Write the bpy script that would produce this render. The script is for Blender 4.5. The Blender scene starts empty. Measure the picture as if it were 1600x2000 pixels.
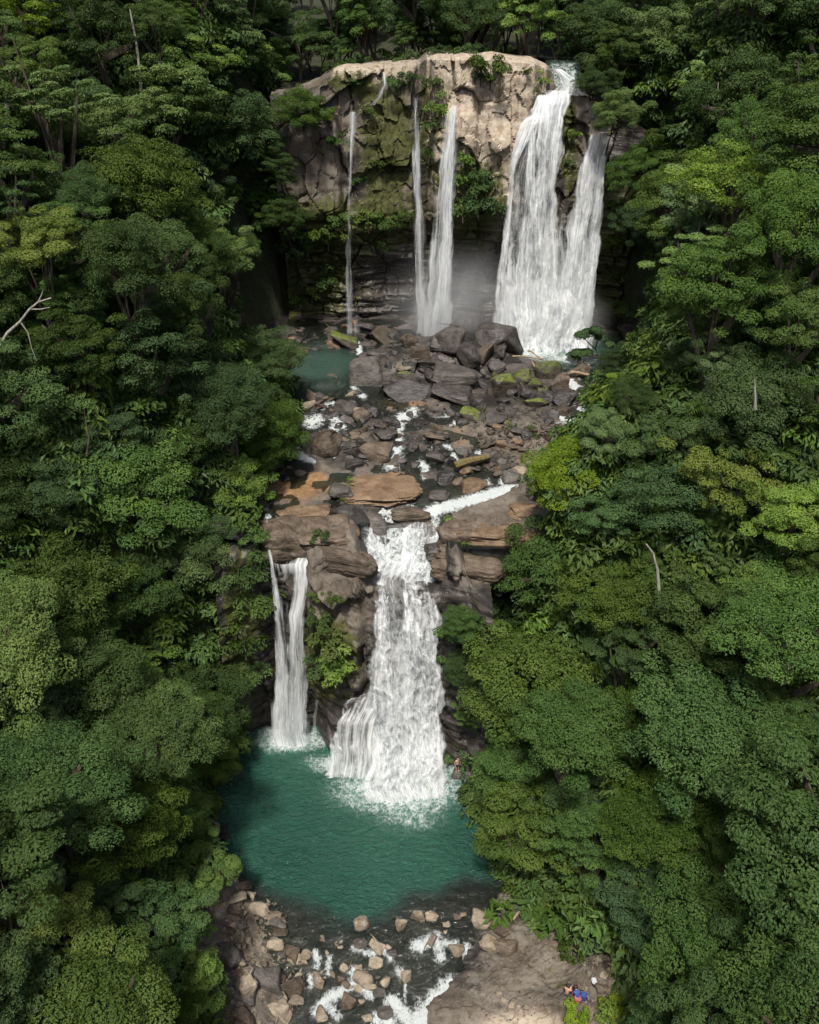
import bpy, bmesh, math, random
import numpy as np
from mathutils import Vector, Matrix
random.seed(7); rng = np.random.default_rng(7)
C = bpy.context.scene.collection
SC = bpy.context.scene

# ------------------------------------------------------------------ camera, sky, sun, exposure
CAMZ = 60.0; PITCH = math.radians(30.0); FPX = 1664.0
cd = bpy.data.cameras.new('camera'); cam = bpy.data.objects.new('camera', cd); C.objects.link(cam)
cam.location = (0, 0, CAMZ); cam.rotation_euler = (math.pi/2-PITCH, 0, 0)
cd.sensor_fit = 'VERTICAL'; cd.sensor_height = 24.0; cd.sensor_width = 19.2
cd.lens = FPX/2000*24.0; cd.clip_start = 0.5; cd.clip_end = 9000
SC.camera = cam
SUN_EL = math.radians(61); SUN_AZ = math.radians(188)      # azimuth clockwise from +Y: high behind the camera
w = bpy.data.worlds.new('World'); SC.world = w; w.use_nodes = True
nt = w.node_tree; bg = nt.nodes['Background']
sky = nt.nodes.new('ShaderNodeTexSky'); sky.sky_type = 'NISHITA'; sky.sun_disc = False
sky.sun_elevation = SUN_EL; sky.sun_rotation = SUN_AZ; sky.air_density = 1.0; sky.dust_density = 4.0; sky.ozone_density = 1.0
nt.links.new(sky.outputs[0], bg.inputs[0]); bg.inputs[1].default_value = 0.06
sl = bpy.data.lights.new('sun', 'SUN'); sun = bpy.data.objects.new('sun', sl); C.objects.link(sun)
sl.energy = 2.9; sl.angle = math.radians(5); sl.color = (1.0, 0.95, 0.86)
sdir = Vector((math.sin(SUN_AZ)*math.cos(SUN_EL), math.cos(SUN_AZ)*math.cos(SUN_EL), math.sin(SUN_EL)))
sun.rotation_euler = sdir.to_track_quat('Z', 'Y').to_euler(); sun.location = (0, -40, 150)
SC.view_settings.view_transform = 'Standard'; SC.view_settings.look = 'None'
SC.view_settings.exposure = 1.0; SC.view_settings.gamma = 1.0; SC.view_settings.use_curve_mapping = False
SC.render.engine = 'CYCLES'
cy = SC.cycles; cy.max_bounces = 5; cy.diffuse_bounces = 2; cy.glossy_bounces = 2; cy.transmission_bounces = 3
cy.transparent_max_bounces = 12; cy.volume_bounces = 1; cy.caustics_reflective = False; cy.caustics_refractive = False
cy.use_denoising = True

# ------------------------------------------------------------------ photo geometry -> place
cP, sP = math.cos(PITCH), math.sin(PITCH)
FW = np.array([0, cP, -sP]); UP = np.array([0, sP, cP]); RT = np.array([1.0, 0, 0]); CAM = np.array([0, 0, CAMZ])
def ray(px, py):
    d = FW + (px-800)/FPX*RT - (py-1000)/FPX*UP
    return d
def at_z(px, py, z):
    d = ray(px, py); return CAM + d*((z-CAMZ)/d[2])
def at_y(px, py, y):
    d = ray(px, py); return CAM + d*(y/d[1])
def proj(P):
    P = np.asarray(P, float); D = P-CAM
    ax = D@FW
    return 800+FPX*(D@RT)/ax, 1000-FPX*(D@UP)/ax, ax
def sst(a, b, t):
    t = np.clip((t-a)/(b-a), 0, 1); return t*t*(3-2*t)

# ------------------------------------------------------------------ noise
def _h(ix, iy, iz, s):
    n = (ix.astype(np.int64)*374761393 + iy.astype(np.int64)*668265263 + iz.astype(np.int64)*2147483647 + s*974634137) & 0xFFFFFFFF
    n = ((n ^ (n >> 13))*1274126177) & 0xFFFFFFFF
    n = ((n ^ (n >> 16))*2246822519) & 0xFFFFFFFF
    return ((n ^ (n >> 15)) & 0xFFFFFF)/float(0xFFFFFF)
def vn(x, y, z=0.0, s=0):
    x, y, z = np.broadcast_arrays(np.asarray(x, float), np.asarray(y, float), np.asarray(z, float))
    ix, iy, iz = np.floor(x), np.floor(y), np.floor(z); fx, fy, fz = x-ix, y-iy, z-iz
    fx, fy, fz = fx*fx*(3-2*fx), fy*fy*(3-2*fy), fz*fz*(3-2*fz); r = 0
    for a in (0, 1):
        for b in (0, 1):
            for c in (0, 1):
                r = r + _h(ix+a, iy+b, iz+c, s)*(fx if a else 1-fx)*(fy if b else 1-fy)*(fz if c else 1-fz)
    return r*2-1
def fbm(x, y, z=0.0, o=4, s=0):
    r, a, f = 0, 0.5, 1.0
    for k in range(o):
        r = r+a*vn(np.asarray(x)*f, np.asarray(y)*f, np.asarray(z)*f, s+k*17); a *= .5; f *= 2.03
    return r

def facets(x, y, sx, sy, s=0, tilt=.5, warp=.35, joint=False):
    """broken-rock relief: every cell of a warped cell pattern is a tilted plane of its own (about -1..1)"""
    u = np.asarray(x, float)/sx; v = np.asarray(y, float)/sy; u, v = np.broadcast_arrays(u, v)
    u = u+warp*fbm(u*1.3, v*1.3, 0, 3, s+1); v = v+warp*fbm(u*1.3, v*1.3, 9, 3, s+2)
    iu, iv = np.floor(u), np.floor(v); best = np.full(u.shape, 1e9); sec = best.copy(); val = np.zeros(u.shape)
    for a in (-1, 0, 1):
        for b in (-1, 0, 1):
            cu, cv = iu+a, iv+b; z0 = np.zeros_like(cu)
            du = u-cu-_h(cu, cv, z0, s+11); dv = v-cv-_h(cu, cv, z0, s+12); d = du*du+dv*dv
            q = (_h(cu, cv, z0, s+13)*2-1)+tilt*2*((_h(cu, cv, z0, s+14)-.5)*du*2+(_h(cu, cv, z0, s+15)-.5)*dv*2)
            m = d < best; sec = np.where(m, best, np.minimum(sec, d)); best = np.where(m, d, best); val = np.where(m, q, val)
    return np.sqrt(sec)-np.sqrt(best) if joint else val

# ------------------------------------------------------------------ mesh helpers
def mesh(name, V, F, smooth=False, attrs=None, uv=None):
    V = np.asarray(V, np.float32); F = np.asarray(F, np.int32)
    me = bpy.data.meshes.new(name); n, k = F.shape
    me.vertices.add(len(V)); me.vertices.foreach_set('co', V.ravel())
    me.loops.add(n*k); me.loops.foreach_set('vertex_index', F.ravel())
    me.polygons.add(n); me.polygons.foreach_set('loop_start', np.arange(0, n*k, k, dtype=np.int32))
    me.polygons.foreach_set('use_smooth', np.full(n, smooth))
    for a, v in (attrs or {}).items():
        at = me.attributes.new(a, 'FLOAT', 'POINT'); at.data.foreach_set('value', np.asarray(v, np.float32).ravel())
    if uv is not None:
        l = me.uv_layers.new(name='flow'); l.data.foreach_set('uv', np.asarray(uv, np.float32)[F.ravel()].ravel())
    me.update(calc_edges=True); me.validate(); return me
def grid_faces(nr, nc):
    i = np.arange(nr*nc).reshape(nr, nc)
    return np.stack([i[:-1, :-1], i[:-1, 1:], i[1:, 1:], i[1:, :-1]], -1).reshape(-1, 4)
def tag(o, label=None, cat=None, group=None, kind=None):
    for k, v in (('label', label), ('category', cat), ('group', group), ('kind', kind)):
        if v: o[k] = v
    return o
def put(name, me, mat=None, parent=None, loc=(0, 0, 0)):
    o = bpy.data.objects.new(name, me); C.objects.link(o); o.location = loc
    if mat is not None and len(me.materials) == 0: me.materials.append(mat)
    if parent is not None: o.parent = parent
    return o
def own_mat(o, mat):
    o.material_slots[0].link = 'OBJECT'; o.material_slots[0].material = mat
def empty(name, loc, rz=0.0):
    o = bpy.data.objects.new(name, None); C.objects.link(o); o.location = loc; o.rotation_euler = (0, 0, rz); o.empty_display_size = .3
    return o
def tube(pts, rads, n=7):
    pts = [Vector(p) for p in pts]; V = []; F = []
    for i, p in enumerate(pts):
        d = (pts[min(i+1, len(pts)-1)]-pts[max(i-1, 0)]).normalized()
        a = d.orthogonal().normalized() if abs(d.z) > .9 else d.cross(Vector((0, 0, 1))).normalized()
        b = d.cross(a)
        for j in range(n):
            t = 2*math.pi*j/n; V.append(p+(a*math.cos(t)+b*math.sin(t))*rads[i])
    for i in range(len(pts)-1):
        for j in range(n):
            F.append((i*n+j, i*n+(j+1) % n, (i+1)*n+(j+1) % n, (i+1)*n+j))
    return [tuple(v) for v in V], F
def join(parts):
    V, F = [], []
    for v, f in parts:
        o = len(V); V += list(v); F += [tuple(i+o for i in q) for q in f]
    return V, F

# ------------------------------------------------------------------ materials
class N:
    def __init__(s, name):
        s.m = bpy.data.materials.new(name); s.m.use_nodes = True; s.t = s.m.node_tree; s.t.nodes.clear()
        s.out = s.n('ShaderNodeOutputMaterial')
    def n(s, typ, ins=None, **kw):
        d = s.t.nodes.new(typ)
        for k, v in kw.items(): setattr(d, k, v)
        for k, v in (ins or {}).items(): s.set(d, k, v)
        return d
    def set(s, d, k, v):
        i = d.inputs[k]
        if isinstance(v, bpy.types.NodeSocket): s.t.links.new(v, i)
        elif isinstance(v, bpy.types.Node): s.t.links.new(v.outputs[0], i)
        else: i.default_value = v
    def math(s, op, a, b=0.0, c=None, clamp=False):
        d = s.n('ShaderNodeMath', {0: a, 1: b}, operation=op, use_clamp=clamp)
        if c is not None: s.set(d, 2, c)
        return d.outputs[0]
    def attr(s, n): return s.n('ShaderNodeAttribute', attribute_name=n).outputs['Fac']
    def noise(s, vec, scale, detail=4, rough=.55, dist=0):
        return s.n('ShaderNodeTexNoise', {'Vector': vec, 'Scale': scale, 'Detail': detail, 'Roughness': rough, 'Distortion': dist}).outputs['Fac']
    def step(s, v, a, b, lo=0.0, hi=1.0):
        return s.n('ShaderNodeMapRange', {0: v, 1: a, 2: b, 3: lo, 4: hi}, interpolation_type='SMOOTHSTEP').outputs[0]
    def mix(s, f, a, b, blend='MIX'):
        d = s.n('ShaderNodeMix', data_type='RGBA', blend_type=blend)
        s.set(d, 0, f); s.set(d, 6, a if not isinstance(a, tuple) else a+(1,)); s.set(d, 7, b if not isinstance(b, tuple) else b+(1,))
        return d.outputs[2]
    def scale(s, vec, sc):
        return s.n('ShaderNodeMapping', {0: vec, 3: sc}).outputs[0]
    def bump(s, h, st, d):
        return s.n('ShaderNodeBump', {'Strength': st, 'Distance': d, 'Height': h}).outputs[0]
    def end(s, sh, vol=False):
        s.t.links.new(sh if isinstance(sh, bpy.types.NodeSocket) else sh.outputs[0], s.out.inputs['Volume' if vol else 'Surface']); return s.m

def leaf_mat(name, ca, cb, rough=.55):
    k = N(name); lv = k.attr('lv'); oi = k.n('ShaderNodeObjectInfo').outputs['Random']
    col = k.mix(lv, ca, cb)
    hsv = k.n('ShaderNodeHueSaturation', {'Hue': k.math('MULTIPLY_ADD', oi, .030, .490), 'Saturation': k.math('MULTIPLY_ADD', oi, -.25, 1.08),
              'Value': k.math('MULTIPLY_ADD', k.math('FRACT', k.math('MULTIPLY', oi, 7.31)), .5, .75), 'Color': col}).outputs[0]
    p = k.n('ShaderNodeBsdfPrincipled', {'Base Color': hsv, 'Roughness': rough}); p.inputs['Specular IOR Level'].default_value = .16
    tcol = k.mix(.5, hsv, (.16, .24, .02))
    tr = k.n('ShaderNodeBsdfTranslucent', {'Color': tcol})
    return k.end(k.n('ShaderNodeMixShader', {0: .22, 1: p.outputs[0], 2: tr.outputs[0]}))

def rock_mat(name, ca, cb, cc=None, rough=.75, moss=0.0, spec=.3, bump=.6):
    k = N(name); tc = k.n('ShaderNodeNewGeometry').outputs['Position']; oi = k.n('ShaderNodeObjectInfo').outputs['Random']
    off = k.n('ShaderNodeVectorMath', {0: tc, 1: k.n('ShaderNodeCombineXYZ', {0: k.math('MULTIPLY', oi, 90.0), 1: k.math('MULTIPLY', oi, 37.0), 2: 0.0}).outputs[0]}, operation='ADD').outputs[0]
    n1 = k.noise(off, 1.1, 6, .6); n2 = k.noise(off, 7.0, 5, .65); n3 = k.noise(k.scale(off, (1, 1, 2.5)), 1.3, 5, .65, .5)
    col = k.mix(k.step(n1, .35, .65), ca, cb)
    col = k.mix(k.step(n3, .52, .7, 0, .6), col, cc or tuple(c*.45 for c in ca))
    col = k.mix(k.step(n2, .3, .75, 0, .55), col, tuple(c*.5 for c in ca))
    nz = k.n('ShaderNodeSeparateXYZ', {0: k.n('ShaderNodeNewGeometry').outputs['Normal']}).outputs[2]
    if moss > 0:
        mk = k.math('MULTIPLY', k.step(nz, .2, .8), k.step(k.noise(off, 1.5, 5, .65), .62-moss*.4, .72-moss*.3))
        col = k.mix(mk, col, k.mix(n2, (.05, .075, .012), (.14, .17, .03)))
    hsv = k.n('ShaderNodeHueSaturation', {'Value': k.math('MULTIPLY_ADD', oi, .5, .75), 'Color': col}).outputs[0]
    n5 = k.noise(k.scale(off, (.7, .7, 3.2)), 2.2, 5, .6, .4)
    h = k.math('ADD', k.math('MULTIPLY', n2, .4), k.math('ADD', n1, k.math('MULTIPLY', k.step(n5, .4, .62), .2)))
    p = k.n('ShaderNodeBsdfPrincipled', {'Base Color': hsv, 'Roughness': k.math('MULTIPLY_ADD', n2, .3, rough-.15), 'Normal': k.bump(h, bump, .25)})
    p.inputs['Specular IOR Level'].default_value = spec
    return k.end(p)

def wall_mat(name):
    k = N(name); P = k.n('ShaderNodeNewGeometry').outputs['Position']
    n1 = k.noise(P, .35, 6, .6); n2 = k.noise(P, 2.2, 6, .65); n3 = k.noise(k.scale(P, (1.3, 1.3, .16)), 1.0, 5, .6); n4 = k.noise(k.scale(P, (.25, .25, 2.2)), 1.0, 5, .6)
    brown = k.mix(k.step(n1, .35, .65), (.080, .064, .050), (.145, .127, .104))
    brown = k.mix(k.step(n3, .5, .68, 0, .75), brown, (.05, .036, .026))
    brown = k.mix(k.step(k.noise(P, 6.0, 5, .7), .5, .72, 0, .55), brown, (.205, .185, .155))
    pale = k.mix(k.step(n2, .35, .7), (.385, .335, .265), (.265, .21, .155))
    pale = k.mix(k.step(n3, .5, .66, 0, .7), pale, (.19, .125, .08)); pale = k.mix(k.step(k.noise(k.scale(P, (3, 3, .25)), 1.0, 4, .6), .55, .7, 0, .6), pale, (.16, .12, .09))
    pale = k.mix(k.step(k.noise(P, .9, 5, .6), .56, .7, 0, .65), pale, (.50, .45, .37))
    col = k.mix(k.step(k.math('ADD', k.attr('pale'), k.math('MULTIPLY_ADD', n2, .5, -.25)), .35, .65), brown, pale)
    org = k.mix(k.step(n2, .3, .7), (.13, .075, .035), (.25, .145, .07))
    col = k.mix(k.step(k.math('ADD', k.attr('orange'), k.math('MULTIPLY_ADD', n1, .8, -.4)), .3, .7), col, org)
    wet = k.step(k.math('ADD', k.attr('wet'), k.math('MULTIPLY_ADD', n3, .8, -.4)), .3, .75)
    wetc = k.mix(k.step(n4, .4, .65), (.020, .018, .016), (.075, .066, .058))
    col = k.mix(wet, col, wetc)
    mossn = k.math('ADD', k.math('MULTIPLY', k.noise(P, 1.1, 6, .7), .7), k.math('MULTIPLY', n3, .5))
    mo = k.step(k.math('ADD', k.attr('moss'), k.math('MULTIPLY_ADD', mossn, 1.4, -.84)), .38, .6)
    col = k.mix(mo, col, k.mix(k.step(n2, .35, .65), (.028, .032, .010), (.075, .080, .020)))
    vor = k.n('ShaderNodeTexVoronoi', {'Vector': k.n('ShaderNodeVectorMath', {0: k.scale(P, (1, 1, .55)), 1: k.n('ShaderNodeVectorMath', {0: k.n('ShaderNodeTexNoise', {'Vector': P, 'Scale': .8, 'Detail': 5.0}).outputs['Color'], 1: (2.2, 2.2, 2.2)}, operation='MULTIPLY').outputs[0]}, operation='ADD').outputs[0], 'Scale': .42, 'Randomness': 1.0}, feature='DISTANCE_TO_EDGE').outputs[0]
    crack = k.step(k.math('ADD', vor, k.step(n1, .42, .6, 0, .25)), 0.0, .022)
    col = k.mix(k.math('MULTIPLY', k.math('MAXIMUM', k.math('SUBTRACT', 1.0, crack), k.math('MULTIPLY', k.attr('joint'), k.step(n2, .3, .6))), .6), col, (.04, .03, .024))
    h = k.math('ADD', k.math('MULTIPLY', n2, .7), k.math('ADD', k.math('MULTIPLY', crack, .5), k.math('MULTIPLY', k.math('MULTIPLY', n4, 1.4), k.attr('wet'))))
    p = k.n('ShaderNodeBsdfPrincipled', {'Base Color': col, 'Roughness': k.math('MULTIPLY_ADD', wet, -.42, .82), 'Normal': k.bump(h, .6, .22)})
    p.inputs['Specular IOR Level'].default_value = .35
    return k.end(p)

def soil_mat():
    k = N('forest_floor'); P = k.n('ShaderNodeNewGeometry').outputs['Position']
    n = k.noise(P, .5, 6, .65); n2 = k.noise(P, 3.5, 5, .65)
    col = k.mix(k.step(n, .35, .65), (.022, .018, .010), (.03, .042, .012)); col = k.mix(k.step(n2, .5, .7), col, (.045, .06, .015))
    p = k.n('ShaderNodeBsdfPrincipled', {'Base Color': col, 'Roughness': .9, 'Normal': k.bump(k.math('ADD', n, n2), .9, .6)})
    return k.end(p)

def bark_mat(name, ca, cb):
    k = N(name); P = k.n('ShaderNodeNewGeometry').outputs['Position']
    n = k.noise(k.scale(P, (4, 4, .8)), 1.2, 5, .65)
    p = k.n('ShaderNodeBsdfPrincipled', {'Base Color': k.mix(k.step(n, .35, .65), ca, cb), 'Roughness': .85, 'Normal': k.bump(n, .6, .08)})
    return k.end(p)

def water_mat(name, deep, teal):
    """attributes: foam 0..1, shal 0..1 (how much of the bed shows), teal 0..1"""
    k = N(name); P = k.n('ShaderNodeNewGeometry').outputs['Position']
    foam = k.attr('foam'); shal = k.attr('shal'); te = k.attr('teal')
    fa = k.noise(P, 1.5, 5, .68, .6); fb = k.noise(k.scale(P, (1.5, .75, 1)), 5.0, 5, .7, .6)
    lace = k.n('ShaderNodeTexVoronoi', {'Vector': k.n('ShaderNodeVectorMath', {0: P, 1: k.n('ShaderNodeCombineXYZ', {0: fa, 1: fb, 2: 0.0}).outputs[0]}, operation='ADD').outputs[0], 'Scale': 2.2}, feature='DISTANCE_TO_EDGE').outputs[0]
    nn = k.math('ADD', k.math('MULTIPLY', fa, .75), k.math('ADD', k.math('MULTIPLY', fb, .75), k.step(lace, .0, .3, .10, -.05)))
    fm = k.math('MULTIPLY', k.step(foam, .04, .3), k.step(k.math('ADD', foam, k.math('MULTIPLY_ADD', nn, 1.9, -1.44)), .16, .98, 0, .93))
    cn = k.noise(P, .12, 3, .5)
    col = k.mix(te, deep, k.mix(k.step(cn, .3, .7), teal, tuple(c*.78 for c in teal)))
    col = k.mix(k.math('MULTIPLY', k.step(foam, .0, .5, 0, .8), te), col, (.10, .22, .18))      # aerated water round the splash
    w1 = k.noise(k.scale(P, (1.0, 1.7, 1)), 1.4, 4, .65, .8); w2 = k.noise(k.scale(P, (1.0, 2.0, 1)), 3.4, 3, .6, .5)
    h = k.math('ADD', k.math('MULTIPLY', w1, 1.0), k.math('MULTIPLY', w2, .45))
    p = k.n('ShaderNodeBsdfPrincipled', {'Base Color': col, 'Roughness': .12, 'IOR': 1.33, 'Normal': k.bump(h, 1.0, .7)})
    gl = k.n('ShaderNodeBsdfGlossy', {'Roughness': .1, 'Normal': k.bump(h, .5, .3)}); gl.inputs[0].default_value = (1, 1, 1, 1)
    tp = k.n('ShaderNodeBsdfTransparent', {0: (.55, .62, .55, 1)})
    thin = k.n('ShaderNodeMixShader', {0: k.math('ADD', k.math('MULTIPLY', k.n('ShaderNodeFresnel', {0: 1.33, 'Normal': k.bump(h, .5, .3)}).outputs[0], 1.0), .02), 1: tp.outputs[0], 2: gl.outputs[0]})
    body = k.n('ShaderNodeMixShader', {0: shal, 1: p.outputs[0], 2: thin.outputs[0]})
    fd = k.n('ShaderNodeBsdfPrincipled', {'Base Color': k.mix(fb, (.34, .39, .40), (.62, .65, .65)), 'Roughness': .75, 'Normal': k.bump(k.math('ADD', fa, fb), .6, .25)})
    return k.end(k.n('ShaderNodeMixShader', {0: fm, 1: body.outputs[0], 2: fd.outputs[0]}))

def fall_mat(name, th=.5, soft=.14, sx=2.0, sy=.28, seed=0.0, white=(.86, .88, .89), grey=(.44, .48, .51), edge=.5, chunk=0.0, op=.95, bs=.45):
    """thin sheet of falling white water: streaks along the flow (UV v in metres); attrs: ed = metres to the side edge, dn = density"""
    k = N(name); uv = k.n('ShaderNodeUVMap', uv_map='flow').outputs[0]
    o = k.n('ShaderNodeVectorMath', {0: uv, 1: (seed*13.7, seed*5.3, seed)}, operation='ADD').outputs[0]
    a = k.noise(k.scale(o, (sx, sy, 1)), 1.0, 5, .6, .3); b = k.noise(k.scale(o, (sx*3.4, sy*2.2, 1)), 1.0, 4, .62, .3)
    c = k.noise(k.scale(o, (.7, .10, 1)), 1.0, 3, .5); g = k.noise(k.scale(o, (1.5, .95, 1)), 1.0, 6, .68, .8)
    v = k.math('ADD', k.math('MULTIPLY', a, .42), k.math('ADD', k.math('MULTIPLY', b, .22), k.math('MULTIPLY', c, .36)))
    if chunk > 0: v = k.math('ADD', k.math('MULTIPLY', v, 1-chunk), k.math('MULTIPLY', g, chunk))
    v = k.math('ADD', v, k.math('MULTIPLY_ADD', k.attr('dn'), .6, -.3))
    v = k.math('ADD', v, k.math('MULTIPLY', k.step(k.math('ADD', k.attr('ed'), k.math('MULTIPLY_ADD', a, edge, -.5*edge)), 0, edge, 1, 0), -.24))
    al = k.math('MULTIPLY', k.step(v, th-soft, th+soft), op)
    tone = k.math('ADD', k.math('MULTIPLY', b, .5), k.math('ADD', k.math('MULTIPLY', c, .35), k.math('MULTIPLY', g, .25)))
    col = k.mix(k.step(tone, .42, .66), grey, white)
    nb = k.bump(k.math('ADD', k.math('MULTIPLY', a, .6), k.math('ADD', k.math('MULTIPLY', b, .35), k.math('MULTIPLY', g, chunk))), bs, .3)
    d = k.n('ShaderNodeBsdfDiffuse', {0: col, 'Normal': nb}); tl = k.n('ShaderNodeBsdfTranslucent', {0: col})
    s = k.n('ShaderNodeMixShader', {0: .3, 1: d.outputs[0], 2: tl.outputs[0]})
    return k.end(k.n('ShaderNodeMixShader', {0: al, 1: k.n('ShaderNodeBsdfTransparent').outputs[0], 2: s.outputs[0]}))

def flat_mat(name, col, rough=.7, var=.25, sc=8.0):
    k = N(name); n = k.noise(k.n('ShaderNodeTexCoord').outputs['Object'], sc, 4, .6)
    return k.end(k.n('ShaderNodeBsdfPrincipled', {'Base Color': k.mix(n, tuple(c*(1-var) for c in col), tuple(min(1, c*(1+var)) for c in col)), 'Roughness': rough}))

LEAF = {
 'dark':  leaf_mat('leaf_dark_green', (.021, .046, .011), (.058, .098, .022)),
 'mid':   leaf_mat('leaf_mid_green', (.026, .064, .013), (.080, .138, .028)),
 'olive': leaf_mat('leaf_olive_green', (.034, .066, .012), (.090, .138, .029)),
 'blue':  leaf_mat('leaf_blue_green', (.024, .056, .018), (.070, .118, .033)),
 'lime':  leaf_mat('leaf_lime_green', (.066, .125, .014), (.185, .270, .036)),
 'yellow': leaf_mat('leaf_yellow_green', (.056, .084, .012), (.145, .180, .034)),
 'pale':  leaf_mat('leaf_pale_green', (.048, .088, .024), (.130, .185, .058)),
}
M_wall = wall_mat('cliff_rock'); M_soil = soil_mat()
M_bark = bark_mat('bark_brown', (.035, .026, .018), (.085, .066, .048)); M_pale = bark_mat('bark_pale', (.15, .135, .11), (.30, .28, .245))
ROCK = {
 'dark':  rock_mat('rock_dark_wet', (.030, .027, .025), (.070, .062, .056), rough=.42, spec=.5),
 'grey':  rock_mat('rock_grey', (.062, .056, .051), (.115, .104, .094), rough=.55),
 'brown': rock_mat('rock_brown', (.070, .052, .038), (.130, .102, .076), rough=.55),
 'tan':   rock_mat('rock_tan', (.19, .155, .112), (.31, .262, .20), rough=.8),
 'mossy': rock_mat('rock_mossy', (.045, .040, .032), (.10, .086, .066), rough=.55, moss=.6),
 'orange': rock_mat('rock_orange', (.125, .080, .048), (.20, .140, .090), rough=.55),
}

# ------------------------------------------------------------------ the ground
YS = [-60, 20, 35, 43, 51, 56, 60, 64, 78, 97, 106, 112, 118, 140, 400]
XLv = [-12, -12, -12.7, -14, -17.5, -17, -15, -13.5, -13, -15.5, -15.5, -16, -20, -30, -30]
XRv = [13, 13.5, 14.5, 9, 6.6, 5.6, 6.2, 10, 17, 24, 27, 27, 28, 32, 32]
def xl(y): return np.interp(y, YS, XLv)
def xr(y): return np.interp(y, YS, XRv)
def shelf_base(y): return 21.2+(np.clip(y, 60, 116)-64)*.0837
def ground(x, y):
    x = np.asarray(x, float); y = np.asarray(y, float)
    d = np.maximum(np.maximum(xl(y)-x, x-xr(y)), 0)
    w1 = 1.5+.45*d; w2 = 1+.6*d
    c1 = 67-1.15*np.minimum(d, 9); c2 = 115.5-2.2*np.minimum(d, 9); s1 = sst(c1-w1, c1+w1, y); s2 = sst(c2-w2, c2+w2, y)
    zf = -2.2+sst(46, 36, y)*1.6 + s1*(22.0+np.clip(y-66, 0, 50)*.07) + s2*(55.6-25.5)
    pl = 1-.55*s2
    bank = (1.35*np.minimum(d, 9)+.78*np.clip(d-9, 0, 46)+.22*np.clip(d-55, 0, 400))*pl
    hill = np.clip(y-122, 0, 300)*.28
    n = fbm(x*.12, y*.12, 0, 4, 3)*1.8*np.clip(d/5, 0, 1)
    return zf+bank+hill+n
xs = np.concatenate([-np.geomspace(60, 3500, 22)[::-1], np.arange(-58, 59, 1.0), np.geomspace(60, 3500, 22)])
ys = np.concatenate([-np.geomspace(32, 1500, 14)[::-1], np.arange(-30, 141, 1.0), np.geomspace(142, 5000, 26)])
X, Y = np.meshgrid(xs, ys)
Z = np.minimum(ground(X, Y), 190+25*fbm(X*.004, Y*.004, 0, 4, 9))
me = mesh('ground', np.stack([X, Y, Z], -1).reshape(-1, 3), grid_faces(len(ys), len(xs)), True)
tag(put('ground', me, M_soil), 'dark leaf-littered forest floor of the gorge slopes under the trees', kind='structure')

# ---- rock shelf between the two falls
def bumpg(x, y, cx, cy_, rx, ry): return np.exp(-(((x-cx)/rx)**2+((y-cy_)/ry)**2))
PL = at_z(625, 712, 24.2); PR = at_z(1110, 692, 24.6); HEAP = at_z(880, 668, 27)
def chute_w(x): return sst(-4.6, -3.6, x)*sst(3.4, 2.6, x)
def slab_m(x, y): return sst(.5, -.7, y-(66.0+(x-3)*.56))*sst(61.5, 63.5, y)      # the slab lies on the near side of the diagonal chute
def shelf(x, y):
    x = np.asarray(x, float); y = np.asarray(y, float)
    z = shelf_base(y)
    cw = chute_w(x)
    zc = np.interp(y, [60.2, 61.0, 62.2, 63.5, 65.2, 67.5, 69.5], [16.6, 17.4, 17.9, 19.3, 19.9, 21.0, 21.6])
    z = np.where(y < 69.5, z*(1-cw)+np.minimum(z, zc)*cw, z)
    sl_ = sst(4.0, 5.5, x)                                        # brown slab right of the lip
    z = z+sl_*(.85*slab_m(x, y)-.35*(1-slab_m(x, y))*sst(75, 71, y)-3.0*sst(64.0, 61, y))
    z = z-1.6*np.clip(1.25*bumpg(x, y, PL[0], PL[1], 5.2, 5.2), 0, 1)-1.3*np.clip(1.2*bumpg(x, y, PR[0]+1, PR[1]+1.5, 7.5, 3.6), 0, 1)
    z = z+3.6*bumpg(x, y, HEAP[0]-.5, HEAP[1], 8.5, 4.0)+.7*bumpg(x, y, 11, 82, 4, 8)
    d = np.maximum(np.maximum(xl(y)-x, x-xr(y)), 0)
    return z+.5*d
def shelf_n(x, y): return shelf(x, y)+.34*fbm(x*.4, y*.4, 0, 4, 21)*sst(61, 63, y)+.18*facets(x, y, 1.9, 1.6, 600, .7)+.06*fbm(x*2.2, y*2.2, 0, 3, 22)
xs = np.arange(-24, 36.1, .3); ys = np.arange(62.0, 115.1, .3)
X, Y = np.meshgrid(xs, ys); Z = shelf_n(X, Y)
px, py, _ = proj(np.stack([X, Y, Z], -1))
def blob(px, py, cx, cy_, rx, ry): return np.exp(-(((px-cx)/rx)**2+((py-cy_)/ry)**2))
org = np.clip(blob(px, py, 580, 945, 75, 45)+.8*blob(px, py, 760, 945, 70, 40)+.9*blob(px, py, 790, 788, 60, 16)+.5*blob(px, py, 900, 850, 90, 40)+.5*blob(px, py, 690, 850, 60, 20), 0, 1)
slab = np.clip(blob(px, py, 980, 1000, 110, 60)*1.3, 0, 1)
wet = np.clip(1-org*1.2-slab*1.3-.6*blob(px, py, 1060, 860, 80, 70), 0, 1)
me = mesh('rock_shelf', np.stack([X, Y, Z], -1).reshape(-1, 3), grid_faces(len(ys), len(xs)), True,
          {'pale': slab*.22, 'wet': wet*.85, 'orange': np.clip(org*.85+slab*.25, 0, 1), 'moss': .08+0*org})
tag(put('rock_shelf', me, M_wall), 'brown bedrock shelf carrying the boulders between the two waterfalls', kind='structure')

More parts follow.
